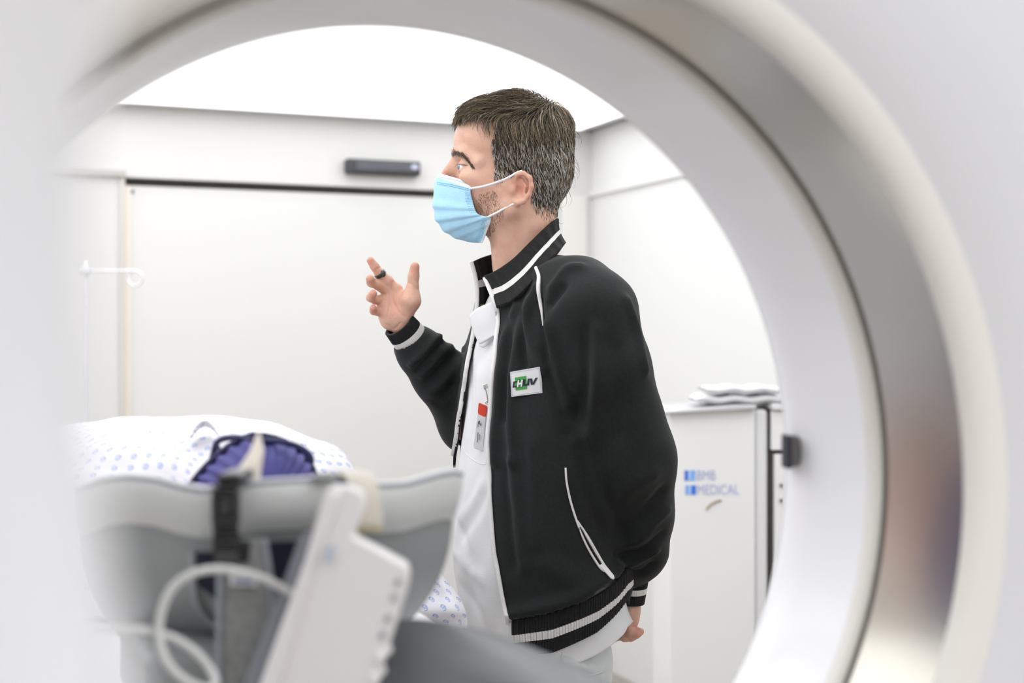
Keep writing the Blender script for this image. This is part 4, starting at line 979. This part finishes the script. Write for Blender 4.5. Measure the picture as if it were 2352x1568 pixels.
for i, (x, y, l_, wd) in enumerate(((1101, 966, 8, 2.2), (1098.5, 967, 14, .9), (1104.5, 972, 5, 1.8), (1098, 992, 24, 1.1), (1101.5, 997, 14, .6))):
    a0, a1 = np.array(BP(x, y, -.0012)), np.array(BP(x-l_*.075, y+l_, -.0012)); b.box((a0+a1)/2, (wd*p*.5, 0, 0), (0, .0004, 0), (a1-a0)/2)
b.build('print', M_dark, bd)
b = MB(); b.box(BP(1115, 887, -.001), (5*p, 0, 1.6*p), (0, .002, 0), (-1.3*p, 0, 5*p)); b.build('clip', M_silver, bd, bevel=.0008)
tube('clip_strap', [BP(1114, 893, .001), BP(1117, 903, 0), BP(1119, 915, 0), BP(1119, 926, .0005)], .0016, M_silver, bd, 16, 6)
cq = BP(1118.5, 924, -.001); tube('eyelet', [cq+np.array([3.6*p*math.cos(x), 0, 3.6*p*math.sin(x)]) for x in np.linspace(0, 2*math.pi, 12, endpoint=False)], .0009, M_silver, bd, 24, 6, True)

# ------------------------------------------------------------------ couch, patient and head holder
def printed(name, pitch):
    "white cotton printed with small blue ringed monograms, staggered"
    m = mat(name, (.80, .795, .83), .8, noise=(30, (.775, .77, .81)), bump=(500, .2)); nt = m.node_tree; b = nt.nodes['Principled BSDF']; N = nt.nodes.new; Lk = nt.links.new
    def M(op, a, c=None):
        n = N('ShaderNodeMath'); n.operation = op
        for i, q in enumerate((a, c)):
            if q is None: continue
            if isinstance(q, (int, float)): n.inputs[i].default_value = q
            else: Lk(q, n.inputs[i])
        return n.outputs[0]
    uv = N('ShaderNodeUVMap'); sp = N('ShaderNodeSeparateXYZ'); Lk(uv.outputs[0], sp.inputs[0])
    tot = None
    for off in (0, .5):
        cx = M('SUBTRACT', M('FRACT', M('ADD', M('DIVIDE', sp.outputs[0], pitch), off+20)), .5); cy = M('SUBTRACT', M('FRACT', M('ADD', M('DIVIDE', sp.outputs[1], pitch), off+20)), .5)
        r = M('SQRT', M('ADD', M('MULTIPLY', cx, cx), M('MULTIPLY', M('MULTIPLY', cy, cy), .8)))
        ringm = M('LESS_THAN', M('ABSOLUTE', M('SUBTRACT', r, .135)), .013); gap = M('GREATER_THAN', M('ADD', cx, M('MULTIPLY', cy, -.6)), -.13); ringm = M('MULTIPLY', ringm, gap)
        r2 = M('SQRT', M('ADD', M('MULTIPLY', M('ADD', cx, .02), M('ADD', cx, .02)), M('MULTIPLY', M('ADD', cy, .07), M('ADD', cy, .07))))
        hook = M('MULTIPLY', M('LESS_THAN', M('ABSOLUTE', M('SUBTRACT', r2, .10)), .012), M('LESS_THAN', cy, -.03))
        bars_ = M('MULTIPLY', M('LESS_THAN', M('ABSOLUTE', M('SUBTRACT', M('FRACT', M('ADD', M('MULTIPLY', cx, 15), M('MULTIPLY', cy, 5))), .5)), .2), M('MULTIPLY', M('LESS_THAN', M('ABSOLUTE', cy), .065), M('LESS_THAN', M('ABSOLUTE', cx), .10)))
        k = M('MAXIMUM', M('MAXIMUM', ringm, bars_), hook); tot = k if tot is None else M('MAXIMUM', tot, k)
    mx = N('ShaderNodeMixRGB'); mx.inputs[2].default_value = (.07, .17, .62, 1); Lk(tot, mx.inputs[0]); Lk(b.inputs['Base Color'].links[0].from_socket, mx.inputs[1]); Lk(mx.outputs[0], b.inputs['Base Color']); return m
M_gown = printed('printed gown cotton', .027)
PH_ = PD(600, 1130, 1.45); pxy = lambda t, l_=0., z=0.: np.array([PH_[0]+g2[0]*t+g1[0]*l_, PH_[1]+g2[1]*t+g1[1]*l_, z])
ZT = 1.135                                                       # top of the couch
M_pad = mat('grey vinyl', (.135, .145, .145), .42, noise=(14, (.125, .135, .135)), bump=(60, .15))
M_couch = mat('couch white', (.74, .74, .75), .35, noise=(3, (.72, .72, .73)))
cch = thing('patient_couch', 'scanner couch with a dark grey padded edge, carrying the lying patient', 'couch', pxy(.9))
slab('couch_top', Vector(pxy(.72, 0, ZT-.03)), Vector(g1)*.215, Vector(g2)*1.12, zz*.03, M_couch, cch, bevel=.012)
slab('pedestal', Vector(pxy(1.15, 0, .54)), Vector(g1)*.17, Vector(g2)*.5, zz*.53, M_couch, cch, bevel=.03)
rg = crom([(830, 1462, 1.17), (940, 1447, 1.135), (1040, 1459, 1.105), (1150, 1489, 1.065), (1250, 1530, 1.02), (1340, 1572, .98), (1450, 1640, .94)], 60); G = []
for dv, dd in ((150, .07), (70, .06), (22, .045), (4, .025), (0, .008), (6, -.008), (26, -.03), (60, -.055), (110, -.08), (190, -.10), (300, -.11)):
    G.append([PD(u, v+dv, d+dd) for u, v, d in rg])
sheet('side_pad', G, M_pad, cch, .01, sub=1)
# the patient
pat = thing('person', 'patient lying on the couch in a blue printed gown and purple pleated cap', 'person', pxy(.4, 0, ZT))
bf2 = Field((PH_[0]-.9, PH_[1]-.12, ZT), (PH_[0]+.42, PH_[1]+1.75, 1.42), .013)
bf2.ell(PH_+np.array([-.006, .035, -.004]), (.052, .07, .044), .01)
bf2.cone(pxy(.07, 0, PH_[2]+.02), .02, pxy(.06, 0, PH_[2]+.052), .008, .02)
bf2.cone(pxy(.06, 0, PH_[2]-.01), .05, pxy(.2, 0, PH_[2]-.04), .055, .03)
bf2.chain([pxy(.24, 0, ZT+.09), pxy(.45, 0, ZT+.09), pxy(.72, 0, ZT+.085)], [.085, .085, .08], .03); bf2.cone(pxy(.24, -.12, ZT+.09), .055, pxy(.24, .12, ZT+.09), .055, .04)
for s in (-1, 1): bf2.chain([pxy(.28, s*.13, ZT+.08), pxy(.52, s*.14, ZT+.06), pxy(.74, s*.11, ZT+.07)], [.04, .035, .03], .03); bf2.chain([pxy(.75, s*.07, ZT+.08), pxy(1.15, s*.08, ZT+.07), pxy(1.55, s*.08, ZT+.05)], [.07, .055, .04], .03)
pV, pQ = bf2.nets(1); pV[:, 2] = np.maximum(pV[:, 2], ZT+.001)
M_skp = mat('patient skin', (.72, .47, .40), .5, sss=.1, noise=(50, (.68, .43, .36)))
mesh_np('body', pV, pQ, M_skp, pat)
ts = [.09, .13, .165, .20, .25, .32, .42, .55, .7, .9, 1.1, 1.35, 1.6, 1.68]; aw = [.03, .085, .125, .175, .215, .235, .24, .24, .235, .225, .215, .21, .20, .19]; hh_ = [.055, .11, .15, .178, .197, .207, .208, .205, .195, .185, .17, .155, .14, .05]
G = []; n = 90
for t in np.linspace(.09, 1.68, 114):
    a_, h_ = np.interp(t, ts, aw), np.interp(t, ts, hh_); row = []
    for j in range(n):
        x = math.pi*(j/(n-1)); c_, s_ = math.cos(x), math.sin(x)
        wr = .0035*math.sin(x*9+t*21)*math.sin(t*17-x*4)+.003*math.sin(x*15-t*37)
        row.append(pxy(t+.004*math.sin(x*12), a_*abs(c_)**.8*np.sign(c_)*(1+wr*2), ZT+.004+(h_+wr)*s_**.75))
    G.append(row)
gw = sheet('gown', np.array(G)[:, ::-1], M_gown, pat, .002, sub=1)
G = []
for k in range(6):
    row = []
    for j in range(60):
        x = j/59; rip = math.sin(j*1.15)*(k/5)
        row.append(PD(436+66*x+3*rip, 1052-60*math.sin(math.pi*(.12+.70*x))**.8-14*(k/5)*math.sin(math.pi*x)**.6-10+1.5*rip, 1.655+.03*math.sin(math.pi*x)-.004*k))
    G.append(row)
sheet('gown_collar', G, M_gown, pat, .002, sub=1)
# pleated cap
M_cap = mat('purple cap fabric', (.075, .07, .27), .75, noise=(60, (.06, .055, .225)), bump=(400, .3)); M_navy = mat('navy edging', (.02, .02, .085), .6, noise=(60, (.016, .016, .07)))
zcap = lambda x: math.sin(x) if math.cos(x) > 0 else math.copysign(max(0., 1-abs(math.cos(x))**1.5)**.85, math.sin(x))
G = []; cc_ = PD(588, 1128, 1.44)
for i in range(25):
    t = i/24*math.pi*.5; row = []
    for j in range(220):
        x = 2*math.pi*j/220; rr = math.cos(t); pl = 1+.035*math.sin(x*30)*rr**.5
        v_ = np.array([.0655*math.cos(x)*rr*pl, 0, .0545*zcap(x)*rr*pl]); row.append(cc_+g1*v_[0]+np.array([0, 0, v_[2]])-g2*.075*math.sin(t)*1.0+g2*.02)
    G.append(row)
cp = sheet('cap', G, M_cap, pat, .0015, closed=True)
tube('cap_edging', [cc_+g1*.0678*math.cos(x)+np.array([0, 0, .0566*zcap(x)])+g2*.018 for x in np.linspace(0, 2*math.pi, 40, endpoint=False)], .0038, M_navy, cp, 120, 6, True)
if 0: tube('cap_seam', [cc_+g1*.067*math.cos(x)*.93+np.array([0, 0, .0562*math.sin(x)*.93])-g2*.008 for x in np.linspace(0, 2*math.pi, 40, endpoint=False)], .0016, M_navy, cp, 120, 6, True)
M_el = mat('dark blue elastic', (.02, .025, .10), .6, noise=(100, (.016, .02, .085)))
tube('elastic_band', [PD(*q) for q in ((476, 1088, 1.47), (488, 1050, 1.47), (497, 1018, 1.47), (515, 1007, 1.46), (548, 1005, 1.45), (582, 1013, 1.44))], .0034, M_el, pat, 50, 6)
tube('elastic_band', [PD(*q) for q in ((498, 1019, 1.465), (505, 1034, 1.462), (517, 1041, 1.458), (535, 1033, 1.45))], .0022, M_el, pat, 30, 6)
tube('elastic_band', [PD(*q) for q in ((600, 1011, 1.44), (650, 1015, 1.43), (690, 1028, 1.43), (712, 1046, 1.43), (716, 1060, 1.44))], .0034, M_el, pat, 50, 6)
# printed cloth hanging beside the couch
G = []
for i in range(40):
    v = 1285+i*9; ur = np.interp(v, [1285, 1335, 1352, 1375, 1400, 1430, 1458, 1480, 1560, 1640], [990, 1022, 1038, 1054, 1066, 1071, 1066, 1058, 1050, 1040]); row = []
    for j in range(50):
        s = j/49; a_ = s*2.0; x = min(1., s/.78); bend = max(0., (s-.78)/.22)
        u = 845+(ur-845)*(math.sin(x*math.pi/2) if x < 1 else 1)
        d = 1.99-.05*math.cos(x*math.pi/2)+.09*bend-.014*math.exp(-((v-1405)/26.)**2)+.010*math.exp(-((v-1424)/7.)**2)*min(1, s*2)+.006*math.sin(s*15+v*.02)
        row.append(PD(u-6*bend, v, d))
    G.append(row)
tag(sheet('printed_cloth', np.array(G), M_gown, None, .002, sub=1), 'white cloth with blue monogram print, bulging down beside the couch', 'cloth')
# head holder
hol = thing('head_holder', 'pale grey plastic head holder shell around the patient\'s head', 'head holder', PD(620, 1500, 1.15))
M_hl = mat('holder light grey', (.64, .65, .635), .42, coat=.1, noise=(4, (.62, .63, .615))); M_hd = mat('holder grey', (.27, .285, .285), .5, noise=(4, (.255, .27, .27)))
vt = np.array([(185, 1128), (250, 1102), (300, 1096), (360, 1103), (420, 1121), (470, 1129), (530, 1123), (600, 1113), (740, 1105), (800, 1108), (870, 1119), (930, 1115), (970, 1103), (1010, 1091), (1038, 1086), (1050, 1088), (1057, 1098)], float)
ncol = 96
def row_(dv, dd, uL, uR, flat=None, k=0.):
    r = []
    for j in range(ncol):
        s = j/(ncol-1); ut = 185+(1057-185)*s; v0 = np.interp(ut, vt[:, 0], vt[:, 1]); u = uL+(uR-uL)*s
        v = (v0+dv)*(1-k)+k*(flat(s) if flat else 0); r.append(PD(u, v, 1.085+.10*((ut-620)/430)**2+dd))
    return r
fb = lambda s: 1505-70*(abs(s-.45)/.55)**2.2
rows = [row_(34, .022, 190, 1050), row_(4, .016, 186, 1056), row_(-1, .008, 185, 1057), row_(3, 0, 185, 1058), row_(12, -.004, 185, 1058.5), row_(30, -.004, 186, 1057), row_(60, .0, 188, 1053), row_(78, .006, 190, 1047),
        row_(96, .018, 194, 1040), row_(112, .022, 198, 1035)]
for q in np.linspace(.12, 1, 12): rows.append(row_(112, .022+.02*q+.09*q**2.5, 198+90*q**2, 1035-20*q-95*q**2.4, fb, q))
mi = [0 if i < 8 else 1 for i in range(len(rows)-1) for j in range(ncol-1)]
hs = sheet('shell', np.array(rows), [M_hl, M_hd], hol, .010, off=0, mi=mi, sub=1)
hs.modifiers['solid'].offset = -1 if 0 else 0
HB = BVHTree.FromPolygons([tuple(x) for x in np.array(rows).reshape(-1, 3)], grid_faces(len(rows), ncol).tolist())
def HPt(u, v, l_=.008): 
    q, nn_ = hit(HB, u, v, l_); return q if q is not None else PD(u, v, 1.1)
tube('lip_edge', [HPt(u, np.interp(u, vt[:, 0], vt[:, 1])+7, .005) for u in np.linspace(195, 1050, 60)], .0022, mat('lip grey blue', (.33, .35, .39), .4, noise=(9, (.31, .33, .37))), hol, 160, 6)
def plate(name, pts, m, l_, th, par, bev=.002):
    lo = [HPt(u, v, l_) for u, v in pts]; b = MB(); d = np.array([0, th, 0.]); b.prism(lo, d); return b.build(name, m, par, bevel=bev)
M_hole = mat('dark navy foam', (.009, .011, .028), .8, noise=(40, (.012, .014, .034)))
plate('inner_foam', [(614, 1236), (694, 1233), (676, 1300), (655, 1340), (625, 1340)], M_hole, .009, .004, hol)
plate('inner_foam', [(462, 1262), (520, 1258), (590, 1245), (590, 1360), (508, 1362), (468, 1330)], M_hole, .009, .004, hol)
tube('opening_edge', [HPt(u, v, .009) for u, v in ((458, 1262), (460, 1330), (470, 1380), (492, 1408), (506, 1414))], .003, mat('opening edge', (.36, .37, .38), .5, noise=(9, (.34, .35, .36))), hol, 40, 6)
slab('mount', Vector(PD(600, 1500, 1.23))*1.0-zz*.006, Vector(g1)*.11, Vector(g2)*.09, zz*.032, M_hd, hol, bevel=.01)
# velcro band, its cloth label
M_felt = mat('grey felt', (.23, .235, .225), .95, noise=(120, (.30, .305, .295)), bump=(300, .6)); M_edge = mat('grey blue binding', (.30, .33, .36), .8, noise=(60, (.28, .31, .34)))
bnd = thing('fixing_band', 'wide grey felt fixing band hanging down the front of the head holder', 'band', PD(560, 1420, 1.09))
def strip(name, L_, R_, d, m, par, th=.004):
    nL = crom([PD(*q) for q in L_], 30); nR = crom([PD(*q) for q in R_], 30); G = np.stack([nL*(1-s)+nR*s for s in np.linspace(0, 1, 8)], 1); return sheet(name, G, m, par, th, off=0)
strip('felt_band', [(508, 1236, 1.073), (507, 1330, 1.071), (506, 1450, 1.07), (505, 1600, 1.07)], [(606, 1236, 1.073), (620, 1330, 1.071), (626, 1450, 1.07), (622, 1600, 1.07)], 0, M_felt, bnd)
for a0, a1, a2, a3 in ((505, 504, 503, 502), (607, 621, 627, 623)): tube('binding', [PD(a0, 1236, 1.07), PD(a1, 1330, 1.068), PD(a2, 1450, 1.067), PD(a3, 1600, 1.067)], .0024, M_edge, bnd, 40, 6)
strip('sewn_label', [(527, 1318, 1.064), (530, 1344, 1.064)], [(588, 1320, 1.064), (590, 1345, 1.064)], 0, mat('label white', (.74, .74, .75), .6, noise=(60, (.71, .71, .72))), bnd, .001)
for y in (1329, 1335): strip('label_print', [(536, y, 1.0625), (537, y+3, 1.0625)], [(582, y+1, 1.0625), (582, y+4, 1.0625)], 0, mat('label print', (.12, .14, .28), .6, noise=(60, (.14, .16, .3))), bnd, .0006)
# black strap with side release buckle
stq = thing('strap', 'black webbing strap with a plastic buckle hooked over the holder rim', 'strap', PD(520, 1190, 1.06))
def pb(name, u0, u1, v0, v1, d, m, th=.006, bev=.002, sl=0, par=None):
    b = MB(); b.prism([PD(u0, v0, d), PD(u1, v0, d), PD(u1+sl, v1, d), PD(u0+sl, v1, d)], (0, th, 0)); return b.build(name, m, par or stq, bevel=bev, seg=3)
pb('webbing', 488, 546, 1112, 1280, 1.064, M_blk, .004, .001)
pb('rim_loop', 494, 556, 1087, 1118, 1.055, M_bpl, .05, .006)
pb('loop_bar', 492, 552, 1092, 1100, 1.052, M_blk, .004, .001)
pb('buckle_bar', 487, 547, 1116, 1130, 1.056, M_bpl, .008, .003)
fb_ = MB()
for u0, u1, v0, v1 in ((484, 497, 1126, 1206), (535, 548, 1126, 1206), (490, 542, 1130, 1140), (490, 542, 1190, 1206)): fb_.prism([PD(u0, v0, 1.055), PD(u1, v0, 1.055), PD(u1, v1, 1.055), PD(u0, v1, 1.055)], (0, .008, 0))
fb_.build('buckle_frame', M_bpl, stq, bevel=.0025)
pb('buckle_tongue', 499, 533, 1142, 1186, 1.056, mat('buckle grey', (.035, .035, .037), .35, noise=(60, (.042, .042, .044))), .006, .002)
pb('buckle_bar', 488, 546, 1212, 1222, 1.056, M_bpl, .007, .003)
pb('webbing_end', 490, 549, 1222, 1272, 1.058, M_blk, .006, .003, 2)
pb('webbing_end', 492, 574, 1242, 1292, 1.066, M_blk, .004, .002, -4)
pb('strap_tab', 494, 546, 1268, 1294, 1.055, mat('tab dark grey', (.05, .05, .052), .7, noise=(60, (.06, .06, .062))), .005, .002)
# cream forehead tape, folded to a point
M_crm = mat('cream tape', (.88, .81, .71), .75, noise=(40, (.84, .76, .65)), bump=(300, .3))
b = MB(); A_, B_, C_, Dp, Ep = [PD(*q) for q in ((597, 984, 1.17), (608, 1032, 1.165), (596, 1120, 1.16), (516, 1120, 1.15), (572, 1036, 1.155))]; Mq = PD(583, 1070, 1.145)
b.add([A_, B_, C_, Dp, Ep, Mq], [[0, 5, 1], [1, 5, 2], [2, 5, 3], [3, 5, 4], [4, 5, 0]]); o = b.build('forehead_tape', M_crm, None, False)
md = o.modifiers.new('solid', 'SOLIDIFY'); md.thickness = .003; md = o.modifiers.new('bev', 'BEVEL'); md.width = .001
tag(o, 'cream tape folded to a point in front of the purple cap', 'tape')
# beige strap over the rim
G = np.array([[PD(u0*(1-s)+u1*s, v0*(1-s)+v1*s-4*math.sin(math.pi*s), d) for s in np.linspace(0, 1, 12)] for u0, v0, u1, v1, d in ((752, 1108, 838, 1108, 1.15), (760, 1092, 842, 1090, 1.13), (776, 1086, 850, 1085, 1.095), (796, 1096, 864, 1098, 1.068), (808, 1125, 873, 1128, 1.062), (813, 1170, 877, 1172, 1.063), (816, 1222, 879, 1220, 1.064))])
M_bei = mat('beige strap fabric', (.70, .655, .575), .85, noise=(50, (.65, .60, .52)), bump=(300, .4))
bs = sheet('head_strap', G, M_bei, None, .004, off=0, sub=1); tag(bs, 'beige fabric strap folded over the rim beside the white control box', 'strap')
strip('hem_stitching', [(815, 1214, 1.0605), (816, 1221, 1.0605)], [(878, 1212, 1.0605), (879, 1219, 1.0605)], 0, mat('ochre hem', (.5, .40, .22), .8, noise=(60, (.46, .37, .2))), bs, .001)
G = np.array([[PD(u, v, d) for u in np.linspace(720, 768, 6)] for v, d in ((1112, 1.13), (1094, 1.12), (1088, 1.10), (1090, 1.075), (1102, 1.069))])
hkp = sheet('hook_patch', G, M_felt, bs, .003, off=0, sub=1)
# white control box leaning in front of the holder
cb_ = thing('control_box', 'tall white plastic control box with a knob shaped top, leaning before the holder', 'control box', PD(740, 1600, 1.0))
ol = [(568, 1690), (590, 1590), (640, 1450), (700, 1285), (742, 1141), (751, 1123), (768, 1114), (797, 1114), (824, 1123), (837, 1139), (838, 1160), (829, 1188), (814, 1220), (812, 1231), (830, 1241), (880, 1267), (934, 1297), (944, 1310), (939, 1343), (915, 1420), (890, 1500), (866, 1590), (845, 1690)]
M_box = mat('control box white', (.90, .865, .86), .33, coat=.15, noise=(4, (.88, .845, .84)))
dpl = lambda u, v: 1.0-.00006*(u-740)+.00004*(v-1300)
b = MB(); b.prism([PD(u, v, dpl(u, v)) for u, v in ol], (-.004, .05, -.0045)); b.build('casing', M_box, cb_, bevel=.009, seg=4)
b = MB(); b.prism([PD(u, v, dpl(u, v)-.004) for u, v in ((604, 1600), (712, 1290), (752, 1145), (764, 1130), (784, 1130), (776, 1170), (740, 1262), (636, 1600))], (0, .01, 0)); b.build('raised_spine', M_box, cb_, bevel=.004, seg=3)
b = MB(); b.prism([PD(u, v, 1.04) for u, v in ((540, 1640), (566, 1545), (640, 1360), (683, 1240), (700, 1222), (716, 1222), (700, 1300), (600, 1640))], (.008, .03, .0)); b.build('back_plate', mat('box back grey', (.24, .255, .285), .45, noise=(9, (.22, .235, .265))), cb_, bevel=.004)
b = MB()
for (u, v) in ((916, 1336), (906, 1372), (892, 1420), (880, 1458)): b.prism([PD(u+x, v+y, dpl(u, v)-.0016) for x, y in ((-7, -9), (8, -9), (4, 9), (-11, 9))], (0, .004, 0))
b.build('port', mat('port grey', (.40, .39, .42), .4, noise=(30, (.37, .36, .39))), cb_, bevel=.001)
for (u, v, k) in ((866, 1520, 0), (852, 1570, 0)):
    b = MB(); b.prism([PD(u+x, v+y, dpl(u, v)-.006) for x, y in ((0, -24), (14, -20), (18, -6), (8, 4), (-4, 0))], (.004, .03, 0)); b.build('latch', M_box, cb_, bevel=.003)
b = MB(); b.prism([PD(u, v, dpl(u, v)-.0055) for u, v in ((745, 1292), (752, 1254), (766, 1254), (760, 1292))], (0, .002, 0)); b.build('blue_sticker', mat('pale blue sticker', (.55, .62, .74), .4, noise=(30, (.52, .59, .71))), cb_)
# cable loop
tag(tube('cable', [PD(*q) for q in ((690, 1372, 1.04), (652, 1352, 1.03), (600, 1326, 1.015), (520, 1308, 1.0), (452, 1314, .99), (400, 1346, .985), (372, 1400, .98), (366, 1460, .975), (382, 1516, .97), (420, 1558, .97), (470, 1582, .975), (494, 1570, .98), (484, 1538, .985), (450, 1498, .985), (400, 1466, .985), (340, 1448, .98), (270, 1443, .97), (180, 1446, .96), (60, 1470, .95))], .0030, mat('pale cable', (.62, .62, .60), .4, noise=(30, (.59, .59, .57))), None, 260, 10), 'pale grey cable looped in front of the head holder', 'cable')
